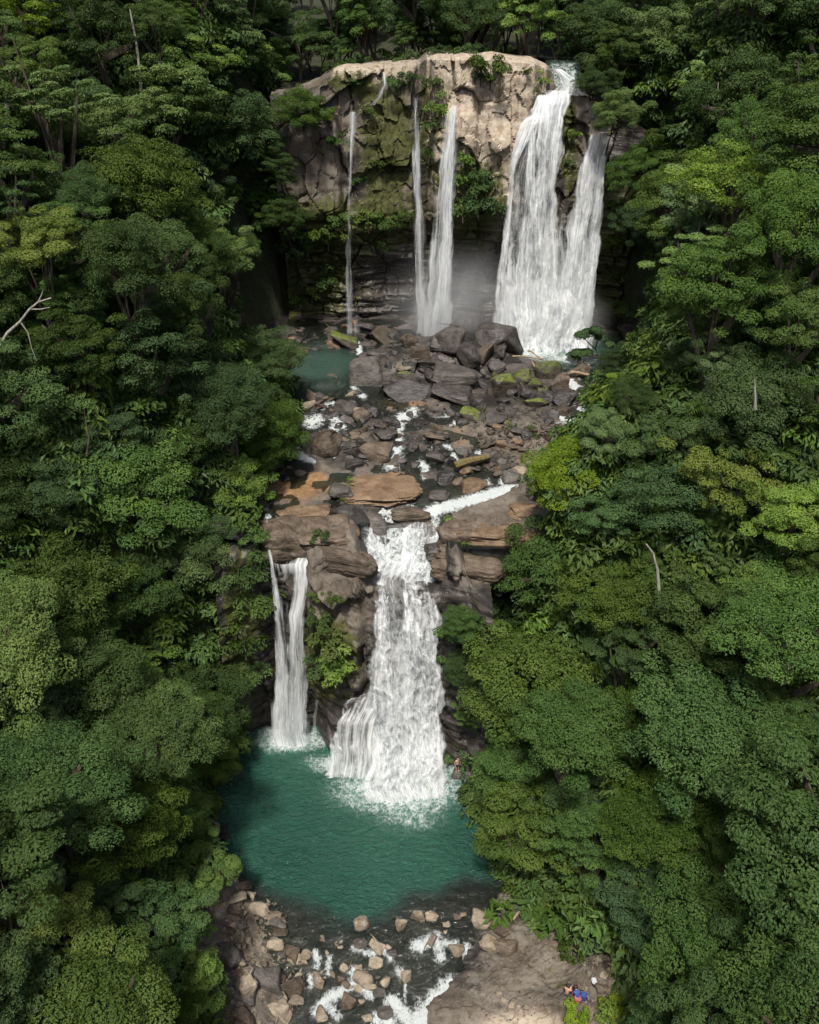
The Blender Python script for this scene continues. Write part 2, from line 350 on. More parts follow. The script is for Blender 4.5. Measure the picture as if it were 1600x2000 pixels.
# ---- lower river bed with the flat pale slab on the right
def bed(x, y):
    x = np.asarray(x, float); y = np.asarray(y, float)
    z = -2.6+sst(47, 40.5, y+2.4*np.exp(-((x+4.5)/4.5)**2)-1.2-.10*np.clip(x+3, -4, 9)+2.2*fbm(x*.22, y*.12, 4, 3, 34))*2.25+.35*fbm(x*.5, y*.5, 6, 3, 35)
    sx = np.interp(y, [20, 33, 35, 38, 40, 42, 44, 47], [.5, 1.6, 2.2, 4.2, 4.8, 6.3, 7.5, 9.5])      # water's edge of the slab
    z = z+sst(-1.6, 1.5, x-sx)*np.interp(y, [30, 42, 46], [.62, .75, 1.5])+np.clip(x-sx-2.5, 0, 20)*.12+np.clip(x-sx-8, 0, 20)*.35
    lx = np.interp(y, [20, 33, 36, 40, 44, 48], [-7.4, -8.0, -8.4, -10.6, -12.5, -14.5])
    z = z+sst(-.4, 2.4, lx-x)*np.interp(y, [40, 46], [1.0, 2.6])+np.clip(lx-x-1.5, 0, 20)*.55
    return z
def bed_n(x, y): return bed(x, y)+.20*fbm(x*.4, y*.4, 0, 4, 31)+.10*facets(x+.4*y, y, 2.6, 1.5, 700, .5)+.05*facets(x, y, .8, .7, 740, .5)*sst(5, 9, x)+.14*np.abs(fbm(x*1.0+.4*y, y*1.6, 0, 4, 33))+.05*fbm(x*3, y*3, 0, 3, 38)
xs = np.arange(-19, 22.1, .14); ys = np.arange(18, 50.1, .14)
X, Y = np.meshgrid(xs, ys); Z = bed_n(X, Y); px, py, _ = proj(np.stack([X, Y, Z], -1))
pale = np.clip(blob(px, py, 1010, 2000, 150, 40)*.62+.22*blob(px, py, 1090, 1920, 120, 60)+.5*blob(px, py, 500, 1890, 70, 120), 0, 1)
wet = np.clip(sst(.25, -.1, Z)*.45+.5*blob(px, py, 1010, 1790, 100, 60)+.55*blob(px, py, 930, 1880, 60, 90), 0, 1)
me = mesh('river_bed', np.stack([X, Y, Z], -1).reshape(-1, 3), grid_faces(len(ys), len(xs)), False,
          {'pale': pale, 'wet': wet, 'joint': .8*sst(.06, .01, facets(X+.4*Y, Y, 2.6, 1.5, 700, .5, .35, True))*sst(0, .3, fbm(X*.3, Y*.3, 1, 2, 36))+.4*sst(.07, .01, facets(X, Y, .8, .7, 740, .5, .35, True))*sst(5, 9, X), 'orange': .25*sst(0, .4, fbm(X*.5, Y*.5, 2, 3, 37)), 'moss': .1+.25*sst(6, 11, X)})
tag(put('river_bed', me, M_wall), 'stony river bed with a flat pale rock slab at the outlet of the pool', kind='structure')

# ---- cliffs: y = wall(x, z)
def wall1(x, z):
    x = np.asarray(x, float); z = np.asarray(z, float)
    base = np.interp(x, [-30, -19, -16, -12.5, -9, -6.5, -3.8, 0, 3.2, 5.2, 8, 12, 18], [50, 55, 58.8, 60.9, 60.9, 60.0, 58.6, 57.6, 57.8, 57.0, 54.6, 52.5, 49])
    y = base+np.interp(z, [-3, 0, 10, 17.5, 20, 22], [-.3, 0, .4, 1.8, 2.2, 3.2])*np.interp(x, [-14, -9, -4, 3], [.25, .3, 1, 1])
    butt = sst(-9.4, -8.2, x)*sst(-3.6, -4.6, x)                                 # mossy buttress between the falls
    y = y-butt*(1.5*sst(6.0, 8.5, z)*sst(22.5, 17, z)+.2)
    apron = sst(-8.8, -7.0, x)*sst(-2.6, -3.8, x)                                 # stepped apron under it
    y = y-apron*(sst(7.2, 6.4, z)*.7+sst(4.4, 3.8, z)*.7+sst(2.0, 1.4, z)*.6)
    rec = sst(-8.6, -9.4, x)*sst(-13.6, -12.6, x); y = y+rec*1.0
    lf = sst(-12.8, -14.0, x); y = y+lf*1.6*sst(9, 5, z)
    y = y-sst(3.0, 4.5, x)*1.2*sst(6, 3, z)*sst(0, 2, z)
    n = fbm(x*.25, z*.25, 2, 3, 41)*1.2+facets(x, z, 2.8, 2.4, 400, .7, .2)*.5+facets(x, z, 1.2, .9, 440, .7, .2)*.18+.14*fbm(x*.25, z*2.0, 0, 3, 43)+.06*fbm(x*2.4, z*2.4, 5, 3, 44)
    return y+n
def ztop1(x):
    cw = chute_w(x); sl_ = sst(4.0, 5.5, x)
    return 20.6*(1-cw)+17.4*cw-sl_*2.6+sst(-9.6, -8.4, x)*sst(-4.0, -5.0, x)*.9+.5*fbm(x*.5, 3.3, 0, 3, 45)
def wall2(x, z):
    x = np.asarray(x, float); z = np.asarray(z, float)
    y = 110.5-np.clip((-13.5-x)/10, 0, 3)**1.6*9-np.clip((x-24)/10, 0, 3)**1.6*9
    y = y+np.clip(z-44, 0, 20)*.07
    e = 37+1.2*fbm(x*.2, 7.7, 0, 3, 50)+np.clip(-10-x, 0, 10)*.05
    y = y+3.2*sst(e+1.0, e-4.5, z)                                                # undercut
    blk = sst(2.0, 3.2, x)*sst(15.2, 14.0, x); y = y-blk*(1.7*sst(37.5, 39.5, z)) # pale block
    blk2 = sst(-16, -14, x)*sst(-8.0, -8.8, x); y = y-blk2*1.3*sst(38, 40, z)*sst(52, 50.5, z)
    y = y+1.0*sst(.2, 1.2, x)*sst(3.2, 2.2, x)
    rf = sst(14.8, 15.6, x)*sst(19.0, 18.2, x); y = y-rf*(1.2*sst(48, 44, z)+2.0*sst(40, 30, z))
    y = y-1.0*sst(50, 47, z)*sst(14.5, 13.2, x)*sst(8.5, 10, x)
    n = fbm(x*.14, z*.14, 1, 2, 51)*1.0+facets(x, z, 4.0, 5.6, 500, .75, .3)*.75+facets(x, z, 1.5, 2.0, 540, .8, .2)*.22
    st = fbm(x*.12, z*1.5, 3, 3, 53)*1.3*sst(40, 36, z)+fbm(x*.3, z*.5, 4, 3, 54)*.5
    r = np.abs(fbm(x*.33+z*.1, z*.33, 5, 4, 55)); crack = sst(.07, .0, facets(x, z, 4.0, 5.6, 500, .75, .3, True))*.3*sst(-.2, .3, fbm(x*.2, z*.2, 3, 2, 58))+0*r
    return y+n+st+crack+.10*fbm(x*1.6, z*1.2, 6, 3, 56)
TP = [(560, 190), (620, 165), (655, 138), (740, 134), (820, 128), (832, 117), (960, 116), (1040, 122), (1078, 140), (1090, 176), (1115, 184), (1140, 190), (1190, 215), (1260, 260)]
TW = np.array([at_y(a, b, 111.0) for a, b in TP])
def ztop2(x): return np.interp(x, TW[:, 0], TW[:, 2])+.25*fbm(x*.6, 1.1, 0, 3, 57)
def cliff(name, label, wall, ztop, x0, x1, z0, dx, nz, capn, capd, masks, capslope=.03):
    xs = np.arange(x0, x1+dx, dx); s = np.linspace(0, 1, nz)
    X, S = np.meshgrid(xs, s); ZT = ztop(X); Z = z0+S*(ZT-z0); Y = wall(X, Z)
    t = (np.arange(1, capn+1)/capn)[:, None]*np.ones_like(xs)[None]
    Yt = Y[-1][None]+t**1.3*capd; Zt = ZT[0][None]+np.minimum(t*4, 1)*.35+capslope*t*capd+.25*fbm(np.tile(xs, (capn, 1))*.6, Yt*.6, 0, 3, 60)*np.minimum(t*3, 1)
    X = np.vstack([X, np.tile(xs, (capn, 1))]); Y = np.vstack([Y, Yt]); Z = np.vstack([Z, Zt])
    P = np.stack([X, Y, Z], -1); px, py, _ = proj(P); at = masks(X, Y, Z, px, py)
    me = mesh(name, P.reshape(-1, 3), grid_faces(len(Z), len(xs)), name == 'lower_cliff', at)
    return tag(put(name, me, M_wall), label, kind='structure')
def masks2(X, Y, Z, px, py):
    pale = np.clip(sst(826, 842, px)*sst(1085, 1050, px)*sst(470, 330, py)*1.0+.55*sst(640, 660, px)*sst(835, 815, px)*sst(185, 140, py)+.6*blob(px, py, 1125, 235, 16, 60)+.40*blob(px, py, 625, 330, 55, 110)+.3*blob(px, py, 740, 400, 50, 40)+.4*blob(px, py, 680, 165, 60, 30), 0, 1)
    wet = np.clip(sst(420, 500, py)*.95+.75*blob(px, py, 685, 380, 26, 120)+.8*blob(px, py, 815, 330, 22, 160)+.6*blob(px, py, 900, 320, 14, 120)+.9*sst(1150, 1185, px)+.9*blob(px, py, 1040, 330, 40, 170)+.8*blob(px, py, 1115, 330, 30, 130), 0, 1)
    moss = np.clip(.85*blob(px, py, 760, 290, 45, 95)+.75*blob(px, py, 850, 230, 22, 110)+.6*blob(px, py, 700, 440, 110, 45)+.75*blob(px, py, 590, 560, 80, 60)+.6*blob(px, py, 600, 450, 60, 40)+.8*blob(px, py, 1210, 520, 40, 150)+.7*blob(px, py, 1110, 270, 14, 90)+.5*blob(px, py, 1035, 220, 16, 60)+.6*blob(px, py, 925, 390, 50, 80)+.45*blob(px, py, 690, 165, 40, 25)+.31, 0, 1)
    return {'pale': pale, 'wet': wet, 'moss': moss*(1-.55*sst(826, 842, px)*sst(1050, 1030, px)*sst(330, 300, py)), 'joint': np.clip(.8*sst(.055, .01, facets(X, Z, 4.0, 5.6, 500, .75, .3, True))*sst(-.05, .3, fbm(X*.2, Z*.2, 3, 2, 58))+.4*sst(.06, .01, facets(X, Z, 1.5, 2.0, 540, .8, .2, True))*sst(.05, .35, fbm(X*.3, Z*.3, 8, 2, 59)), 0, 1), 'orange': .35*blob(px, py, 730, 390, 60, 40)+.3*blob(px, py, 1125, 235, 20, 60)+.3*blob(px, py, 660, 225, 40, 25)}
def masks1(X, Y, Z, px, py):
    pale = np.clip(.12+.1*blob(px, py, 660, 1120, 60, 60), 0, 1)
    wet = np.clip(.9-1.2*blob(px, py, 662, 1140, 68, 110)-.7*blob(px, py, 560, 1050, 50, 60)-.5*sst(875, 895, px)*sst(1180, 1120, py), 0, 1)
    moss = np.clip(.75*blob(px, py, 640, 1280, 52, 80)-.25*blob(px, py, 670, 1120, 60, 70)+.25*blob(px, py, 620, 1050, 30, 25)+.5*blob(px, py, 470, 1230, 40, 160)+.25, 0, 1)
    return {'pale': pale, 'wet': wet, 'moss': moss, 'joint': .6*sst(.08, .01, facets(X, Z, 2.8, 2.4, 400, .7, .2, True)), 'orange': .3*blob(px, py, 660, 1110, 60, 60)+.3*sst(875, 900, px)*sst(1180, 1120, py)}
cliff('upper_cliff', 'tall pale brown and mossy cliff behind the upper waterfalls', wall2, ztop2, -16.2, 28, 22.5, .17, 200, 14, 9.0, masks2)
cliff('lower_cliff', 'dark wet cliff behind the lower waterfalls with a mossy buttress', wall1, ztop1, -16.4, 6.8, -2.6, .15, 150, 8, 3.2, masks1)

from mathutils.bvhtree import BVHTree
def bvh_of(names):
    V = []; F = []
    for n in names:
        me = bpy.data.objects[n].data; o = len(V); V += [v.co.copy() for v in me.vertices]; F += [[i+o for i in p.vertices] for p in me.polygons]
    return BVHTree.FromPolygons(V, F)
BV = bvh_of(['ground', 'rock_shelf', 'river_bed', 'upper_cliff', 'lower_cliff'])
def surf_at(px, py):
    """the first rock or ground a line of sight meets (the pool counts as ground at z = 0)"""
    d = Vector(ray(px, py)); h = BV.ray_cast(Vector(CAM), d.normalized())[0]
    if h is None: return at_y(px, py, 130)
    if h.z < -.08 and h.y < 62:
        return at_z(px, py, -.08)
    return np.array(h)
GX = np.arange(-80, 81, 1.0); GY = np.arange(-10, 191, 1.0); GZ = ground(*np.meshgrid(GX, GY))
def ground_q(x, y):
    x = np.clip(np.asarray(x, float)+80, 0, 159.999); y = np.clip(np.asarray(y, float)+10, 0, 199.999); i = x.astype(int); j = y.astype(int); u = x-i; v = y-j
    return GZ[j, i]*(1-u)*(1-v)+GZ[j, i+1]*u*(1-v)+GZ[j+1, i]*(1-u)*v+GZ[j+1, i+1]*u*v

# ------------------------------------------------------------------ water surfaces
def stroke(px, py, pts, wd, k=1.0):
    d = np.full(px.shape, 1e9)
    for (ax, ay), (bx, by) in zip(pts[:-1], pts[1:]):
        vx, vy = bx-ax, by-ay; L = vx*vx+vy*vy+1e-9
        t = np.clip(((px-ax)*vx+(py-ay)*vy)/L, 0, 1)
        d = np.minimum(d, np.hypot(px-ax-t*vx, py-ay-t*vy))
    return k*np.exp(-(d/wd)**2)
M_pool = water_mat('pool_water', (.030, .036, .036), (.028, .100, .072))
M_stream = water_mat('stream_water', (.020, .024, .020), (.045, .095, .075))
xs = np.arange(-20, 22.1, .16); ys = np.arange(16, 62.1, .16)
X, Y = np.meshgrid(xs, ys); px, py, _ = proj(np.stack([X, Y, 0*X], -1))
Z = .05*fbm(X*.5, Y*.7, 0, 3, 70)+.085*fbm(X*.9+.5*Y, Y*1.5-.3*X, 0, 4, 72)+.10*fbm(X*1.1, Y*1.1, 0, 3, 71)*sst(42, 39, Y)-.02
foam = np.maximum.reduce([
    1.15*blob(px, py, 565, 1432, 46, 18), .75*blob(px, py, 560, 1448, 60, 20), .8*blob(px, py, 680, 1490, 70, 20),
    1.3*blob(px, py, 790, 1505, 85, 42), .85*blob(px, py, 780, 1540, 110, 45), .5*blob(px, py, 800, 1568, 75, 50), .45*stroke(px, py, [(815, 1560), (826, 1610)], 12), .55*blob(px, py, 600, 1448, 60, 15),
    stroke(px, py, [(815, 1845), (850, 1835)], 14, .9), stroke(px, py, [(855, 1850), (860, 1870)], 10, .8), stroke(px, py, [(868, 1838), (890, 1842)], 9, .7), stroke(px, py, [(910, 1848), (915, 1868)], 9, .8),
    stroke(px, py, [(685, 1925), (640, 1950), (620, 1975)], 10, .95), stroke(px, py, [(640, 1960), (660, 1985)], 9, .7), stroke(px, py, [(690, 1895), (700, 1920), (725, 1945)], 8, .7),
    stroke(px, py, [(765, 1955), (800, 1995)], 13, 1.0), stroke(px, py, [(880, 1930), (850, 1960), (815, 1995)], 20, 1.1), stroke(px, py, [(880, 1940), (865, 1975), (860, 1998)], 14, .9), stroke(px, py, [(905, 1965), (875, 1990)], 6, .7),
    stroke(px, py, [(735, 1990), (765, 2000)], 12, .8), stroke(px, py, [(616, 1860), (622, 1885)], 7, .7), stroke(px, py, [(645, 1870), (640, 1900)], 6, .6), stroke(px, py, [(690, 1852), (730, 1862)], 7, .6), stroke(px, py, [(780, 1898), (785, 1900)], 9, .75),
    stroke(px, py, [(605, 1905), (608, 1925)], 5, .7), stroke(px, py, [(792, 1925), (790, 1955)], 3, .6), stroke(px, py, [(750, 1855), (765, 1875)], 6, .6)])
foam = foam+.10*sst(1840, 1870, py)
depth = -bed(X, Y)
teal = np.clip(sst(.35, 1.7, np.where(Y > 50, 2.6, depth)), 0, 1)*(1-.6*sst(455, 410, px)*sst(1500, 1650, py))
shal = np.clip(sst(1.4, .1, np.where(Y > 50, 2.6, depth)), 0, 1)*.85
me = mesh('pool_water', np.stack([X, Y, Z], -1).reshape(-1, 3), grid_faces(len(ys), len(xs)), True, {'foam': foam, 'shal': shal, 'teal': teal})
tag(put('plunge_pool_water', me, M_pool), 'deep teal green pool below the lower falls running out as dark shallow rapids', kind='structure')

xs = np.arange(-22, 34.1, .25); ys = np.arange(61.2, 112.1, .25)
X, Y = np.meshgrid(xs, ys)
pz = bumpg(X, Y, PL[0], PL[1], 6.0, 6.0); pr = bumpg(X, Y, PR[0]+1, PR[1]+1.5, 9, 4.5)
lv = shelf_base(Y)+.05
cw = chute_w(X); zc = np.interp(Y, [60.2, 61.0, 62.2, 63.5, 65.2, 67.5, 69.5], [16.6, 17.4, 17.9, 19.3, 19.9, 21.0, 21.6])+.1
lv = np.where(Y < 69.5, lv*(1-cw)+np.minimum(lv, zc)*cw, lv)
lv = lv-1.2*sst(4.2, 5.5, X)*slab_m(X, Y)
lv = np.where(pz > .35, 24.15, lv); lv = np.where(pr > .3, 24.55, lv)
Z = lv+.05*fbm(X*.9, Y*.9, 0, 3, 75)
px, py, _ = proj(np.stack([X, Y, Z], -1))
foam = np.maximum.reduce([
    stroke(px, py, [(808, 803), (782, 818), (778, 835)], 9, 1), stroke(px, py, [(775, 850), (778, 870), (770, 885)], 9, 1), stroke(px, py, [(768, 890), (765, 905)], 15, 1),
    stroke(px, py, [(1048, 944), (1000, 956), (955, 966), (905, 982), (862, 992), (838, 1000)], 11, 1.25), stroke(px, py, [(850, 992), (836, 1000), (824, 1015)], 9, 1),
    stroke(px, py, [(1008, 752), (1018, 768), (1005, 785), (990, 792)], 7, 1), stroke(px, py, [(1020, 770), (1055, 782)], 6, .9),
    stroke(px, py, [(1115, 742), (1128, 765), (1140, 785), (1125, 812), (1095, 815)], 13, 1.0), stroke(px, py, [(1140, 780), (1165, 795)], 12, .9), stroke(px, py, [(1188, 770), (1200, 765)], 10, 1), stroke(px, py, [(1150, 848), (1170, 842)], 8, 1),
    stroke(px, py, [(605, 824), (622, 820)], 12, .9), stroke(px, py, [(648, 815), (665, 825)], 7, .8), stroke(px, py, [(650, 835), (668, 832)], 8, .7), stroke(px, py, [(575, 872), (588, 892), (620, 900), (640, 905)], 7, 1), stroke(px, py, [(662, 865), (658, 885)], 5, 1), stroke(px, py, [(685, 870), (678, 885), (645, 898)], 6, .9),
    stroke(px, py, [(700, 672), (703, 690)], 5, 1.2), stroke(px, py, [(690, 757), (700, 768), (712, 775)], 5, .9), stroke(px, py, [(630, 795), (650, 787)], 6, .7),
    stroke(px, py, [(820, 905), (832, 912), (830, 930)], 7, .9), stroke(px, py, [(845, 878), (858, 880)], 5, .9), stroke(px, py, [(870, 870), (880, 876)], 4, .7), stroke(px, py, [(934, 885), (936, 892)], 6, .9), stroke(px, py, [(885, 888), (892, 900)], 4, .8), stroke(px, py, [(890, 825), (893, 828)], 5, .9), stroke(px, py, [(845, 812), (875, 812)], 4, .6), stroke(px, py, [(880, 832), (890, 834)], 4, .6),
    stroke(px, py, [(700, 940), (720, 932), (745, 930)], 5, .9), stroke(px, py, [(706, 945), (716, 955)], 5, .9), stroke(px, py, [(706, 965), (716, 980)], 7, .9), stroke(px, py, [(980, 943), (985, 935)], 7, .9), stroke(px, py, [(953, 938), (956, 945)], 5, .7), stroke(px, py, [(945, 790), (970, 790)], 5, .7), stroke(px, py, [(930, 766), (955, 766)], 3, .6),
    stroke(px, py, [(640, 1076), (600, 1085), (575, 1095)], 6, .8), stroke(px, py, [(660, 1062), (690, 1058)], 5, .6), stroke(px, py, [(570, 1000), (580, 1002), (560, 1020)], 4, .6), stroke(px, py, [(524, 1010), (522, 1040)], 6, .8),
    1.1*blob(px, py, 1060, 664, 80, 20), .7*blob(px, py, 1045, 690, 60, 14), .65*blob(px, py, 1110, 700, 60, 10), .8*blob(px, py, 1000, 700, 24, 14),
    .8*blob(px, py, 740, 1000, 40, 18), .55*blob(px, py, 780, 985, 30, 14), .55*sst(985, 1015, py)*sst(700, 720, px)*sst(870, 850, px)])
foam = foam+.14*blob(px, py, 790, 850, 190, 60)
teal = np.clip(1.0*pz*1.3+1.1*pr+.5*blob(px, py, 650, 915, 50, 20)+.3*blob(px, py, 960, 775, 40, 12), 0, 1)
shal = np.clip(.75-teal*.8, 0.0, .8)
sinks = np.where(np.maximum(xl(Y)-X, X-xr(Y)) > 2.5, 1.5, 0)
me = mesh('stream_water', np.stack([X, Y, Z-sinks], -1).reshape(-1, 3), grid_faces(len(ys), len(xs)), True, {'foam': foam, 'shal': shal, 'teal': teal})
tag(put('stream_water', me, M_stream), 'clear stream with white riffles and two still pools between the boulders', kind='structure')
# plateau river above the upper fall
xs = np.linspace(-2.6, 2.6, 30); ys = np.linspace(111.2, 150, 90); U, Y = np.meshgrid(xs, ys)
X = np.interp(Y, [111, 113, 115.5, 120, 150], [17.2, 18.1, 18.4, 19.4, 24])+U*np.interp(Y, [111, 116, 125, 150], [.9, .8, 1.3, 2.0])
Z = np.interp(Y, [110, 112.0, 115.2, 117], [52.6, 52.75, 55.2, 55.75])+.10*fbm(X*.9, Y*.9, 0, 3, 79); px, py, _ = proj(np.stack([X, Y, Z], -1))
me = mesh('upper_river_water', np.stack([X, Y, Z], -1).reshape(-1, 3), grid_faces(90, 30), True, {'foam': .34*sst(117.5, 115.5, Y)*sst(2.6, 1.4, np.abs(U)), 'shal': 0*X, 'teal': .3+0*X})
tag(put('upper_river_water', me, M_stream), 'dark river arriving at the lip of the tall right hand upper fall', kind='structure')

# ------------------------------------------------------------------ waterfalls
FM = {'back': fall_mat('fall_back', .46, .16, 1.4, .10, 1, op=.9), 'mid': fall_mat('fall_strands', .50, .13, 2.0, .11, 2, bs=.22), 'front': fall_mat('fall_front', .55, .12, 2.8, .15, 3, bs=.22),
      'uback': fall_mat('upper_back', .45, .16, 1.2, .085, 4, chunk=.1, op=.93, bs=.2), 'umid': fall_mat('upper_mid', .52, .14, 1.8, .10, 5, chunk=.15, bs=.22), 'ufront': fall_mat('upper_front', .56, .12, 2.4, .16, 6, chunk=.3, bs=.25),
      'cback': fall_mat('cascade_back', .47, .13, 1.1, .20, 14, chunk=.3, op=.88, bs=.22), 'cmid': fall_mat('cascade_mid', .535, .10, 1.7, .26, 15, chunk=.45, bs=.28), 'cfront': fall_mat('cascade_front', .565, .08, 2.4, .42, 16, chunk=.55, bs=.3),
      'thin': fall_mat('fall_thin', .50, .2, 1.6, .07, 7, grey=(.45, .49, .52), edge=.8, op=.85)}
def sheet(parent, rows, mat, off=0.0, seed=0, amp=.3, bulge=.4, name='water_sheet', dn=None, step=.25, edge_n=.16):
    """rows: (py, pxLeft, pxRight, y of the sheet, density)"""
    L = np.array([at_y(r[1], r[0], r[3]) for r in rows]); R = np.array([at_y(r[2], r[0], r[3]) for r in rows]); D = np.array([r[4] for r in rows]); ze = -.35 if rows[-1][3] < 70 else 24.1
    if (rows[-1][0] > 1400 or 580 < rows[-1][0] < 700) and L[-1, 2] > ze:        # let the sheet plunge into the water
        q = np.array([0, -.15*(L[-1, 2]-ze), ze-L[-1, 2]]); L = np.vstack([L, L[-1]+q]); R = np.vstack([R, R[-1]+q]); D = np.r_[D, D[-1]]
    cen = (L+R)/2; seg = np.r_[0, np.cumsum(np.linalg.norm(np.diff(cen, axis=0), axis=1))]
    wd = np.linalg.norm(R-L, axis=1).max(); nv = max(6, int(seg[-1]/step)); nu = max(5, int(wd/step))
    t = np.linspace(0, seg[-1], nv); Lc = np.stack([np.interp(t, seg, L[:, k]) for k in range(3)], -1); Rc = np.stack([np.interp(t, seg, R[:, k]) for k in range(3)], -1)
    dd = np.interp(t, seg, D); u = np.linspace(0, 1, nu); U, T = np.meshgrid(u, t)
    wv_ = np.linalg.norm(Rc-Lc, axis=1)*edge_n; Lc[:, 0] += wv_*fbm(t*.5, seed*3.3, 1, 4, 81); Rc[:, 0] += wv_*fbm(t*.5, seed*3.3, 2, 4, 82)
    P = Lc[:, None]*(1-U[..., None])+Rc[:, None]*U[..., None]
    W = np.linalg.norm(Rc-Lc, axis=1)[:, None]*np.ones_like(U)
    um = (U-.5)*W+seed*7.1
    P[..., 1] -= off+bulge*np.sqrt(np.clip(1-(2*U-1)**2, 0, 1))+amp*fbm(um*1.0, T*.22, seed, 4, 80+seed)+amp*.16*fbm(um*2.6, T*.9, seed, 3, 90+seed)
    P[..., 0] += .12*fbm(T*.4, um*.3, seed, 3, 95+seed)
    ed = np.minimum(U, 1-U)*W
    me = mesh('water_sheet', P.reshape(-1, 3), grid_faces(nv, nu), True, {'ed': ed, 'dn': np.tile(dd[:, None], (1, nu))}, np.stack([um, T], -1).reshape(-1, 2))
    return put(name, me, FM[mat], parent)
def fall(label, sheets, group='waterfalls'):
    r0 = sheets[0][0][-1]; b = at_y((r0[1]+r0[2])/2, r0[0], r0[3])
    e = empty('waterfall', tuple(b)); tag(e, label, 'waterfall', group)
    for i, (rows, mat, off, amp, bul) in enumerate(sheets):
        o = sheet(e, rows, mat, off, i+int(b[0]*3) % 17, amp, bul); o.location = tuple(-b)
    return e
Yc = 108.6
fall('thin single ribbon of water down the mossy left end of upper cliff', [
    ([(218, 683, 699, Yc, .62), (260, 680, 696, Yc-.2, .62), (320, 676, 692, Yc-.4, .58), (420, 671, 691, Yc-.6, .5), (520, 670, 693, Yc-.8, .45), (632, 668, 702, Yc-1, .46)], 'thin', 0, .2, .3),
    ([(218, 684, 698, Yc, .75), (300, 680, 692, Yc-.3, .62), (430, 676, 688, Yc-.6, .45), (600, 675, 690, Yc-.9, .4)], 'front', .3, .2, .2)])
fall('short forked trickle on the brown rock above the left ribbon fall', [
    ([(140, 744, 754, 109.4, .62), (165, 746, 758, 109.0, .6), (188, 733, 750, 108.8, .55), (205, 718, 738, 108.8, .5)], 'mid', .2, .15, .2)])
fall('narrow left strand of the middle pair of upper falls', [
    ([(148, 815, 822, 110.0, .55), (200, 803, 820, 109.0, .55), (300, 801, 823, 108.6, .58), (420, 804, 830, 108.3, .55), (520, 808, 835, 108.0, .52), (622, 806, 842, 107.8, .62)], 'thin', 0, .25, .35),
    ([(190, 804, 818, 109.0, .55), (300, 802, 820, 108.6, .6), (480, 806, 828, 108.2, .5), (600, 808, 832, 108.0, .5)], 'front', .3, .25, .3)])
fall('white right column of the middle pair of upper falls', [
    ([(205, 884, 898, 108.4, .7), (225, 868, 897, 108.0, .66), (330, 856, 892, 107.6, .66), (450, 840, 890, 107.3, .58), (550, 832, 886, 107.0, .6), (635, 822, 882, 106.8, .72)], 'thin', 0, .3, .5),
    ([(212, 878, 896, 108.0, .62), (300, 862, 890, 107.7, .62), (450, 858, 888, 107.3, .56), (560, 850, 885, 107.0, .56), (640, 838, 880, 106.8, .7)], 'mid', .35, .3, .4),
    ([(230, 872, 892, 108.0, .6), (420, 862, 886, 107.3, .54), (620, 852, 880, 106.9, .6)], 'front', .6, .3, .4)])
fall('broad white main column of the tall right hand upper fall', [
    ([(176, 1046, 1114, 110.8, .6), (188, 1040, 1114, 109.6, .7), (225, 1034, 1108, 108.4, .56), (240, 1012, 1104, 107.6, .40), (300, 996, 1098, 107.0, .33), (420, 984, 1090, 106.4, .34), (520, 972, 1100, 105.8, .44), (600, 964, 1110, 105.2, .64), (676, 956, 1120, 104.2, .85)], 'uback', 0, .5, .8),
    ([(186, 1042, 1066, 109.4, .5), (230, 1036, 1060, 107.9, .5), (250, 1024, 1048, 107.3, .52), (330, 1020, 1050, 106.5, .5), (450, 1010, 1044, 105.8, .52), (560, 1000, 1040, 105.1, .55), (670, 985, 1050, 104.2, .75)], 'umid', .3, .5, .6),
    ([(190, 1064, 1108, 109.4, .5), (236, 1050, 1104, 107.8, .6), (300, 1044, 1094, 106.6, .58), (420, 1034, 1084, 105.9, .56), (540, 1030, 1090, 105.2, .56), (670, 1010, 1108, 104.2, .8)], 'umid', .5, .5, .8),
    ([(238, 1012, 1052, 107.4, .55), (300, 994, 1020, 106.6, .56), (340, 990, 1006, 106.4, .5), (420, 980, 1002, 105.9, .54), (540, 966, 990, 105.2, .52), (630, 962, 992, 104.8, .6)], 'umid', .5, .4, .4),
    ([(240, 1044, 1098, 107.2, .5), (400, 1034, 1078, 105.8, .52), (560, 1018, 1088, 105.0, .55), (670, 1000, 1104, 104.0, .75)], 'ufront', 1.0, .5, .8)])
fall('right hand white column beside the overhanging tree of the upper fall', [
    ([(262, 1150, 1188, 107.2, .5), (330, 1126, 1184, 106.6, .46), (420, 1106, 1178, 106.0, .46), (520, 1092, 1168, 105.5, .60), (600, 1080, 1162, 105.0, .72), (676, 1062, 1154, 104.2, .9)], 'uback', 0, .5, .7),
    ([(280, 1146, 1166, 107.0, .52), (400, 1118, 1146, 106.0, .54), (520, 1100, 1136, 105.4, .56), (670, 1076, 1130, 104.2, .8)], 'umid', .5, .5, .6),
    ([(300, 1164, 1184, 106.9, .52), (420, 1148, 1176, 106.0, .54), (540, 1130, 1166, 105.3, .54), (640, 1112, 1156, 104.6, .66)], 'umid', .7, .5, .5),
    ([(300, 1150, 1180, 106.8, .46), (450, 1124, 1170, 106.0, .5), (600, 1100, 1156, 105.2, .56)], 'ufront', 1.1, .5, .5)])
fall('burst of white spray where the two right columns hit the pool', [
    ([(560, 1085, 1115, 104.4, .40), (590, 1066, 1132, 103.8, .52), (625, 1040, 1146, 103.2, .62), (655, 1018, 1152, 102.8, .72), (690, 1004, 1150, 102.4, .85)], 'cback', 0, 1.0, 1.2),
    ([(585, 1088, 1130, 103.8, .42), (630, 1050, 1144, 103.0, .55), (685, 1020, 1146, 102.3, .75)], 'cfront', .7, 1.2, 1.2)])
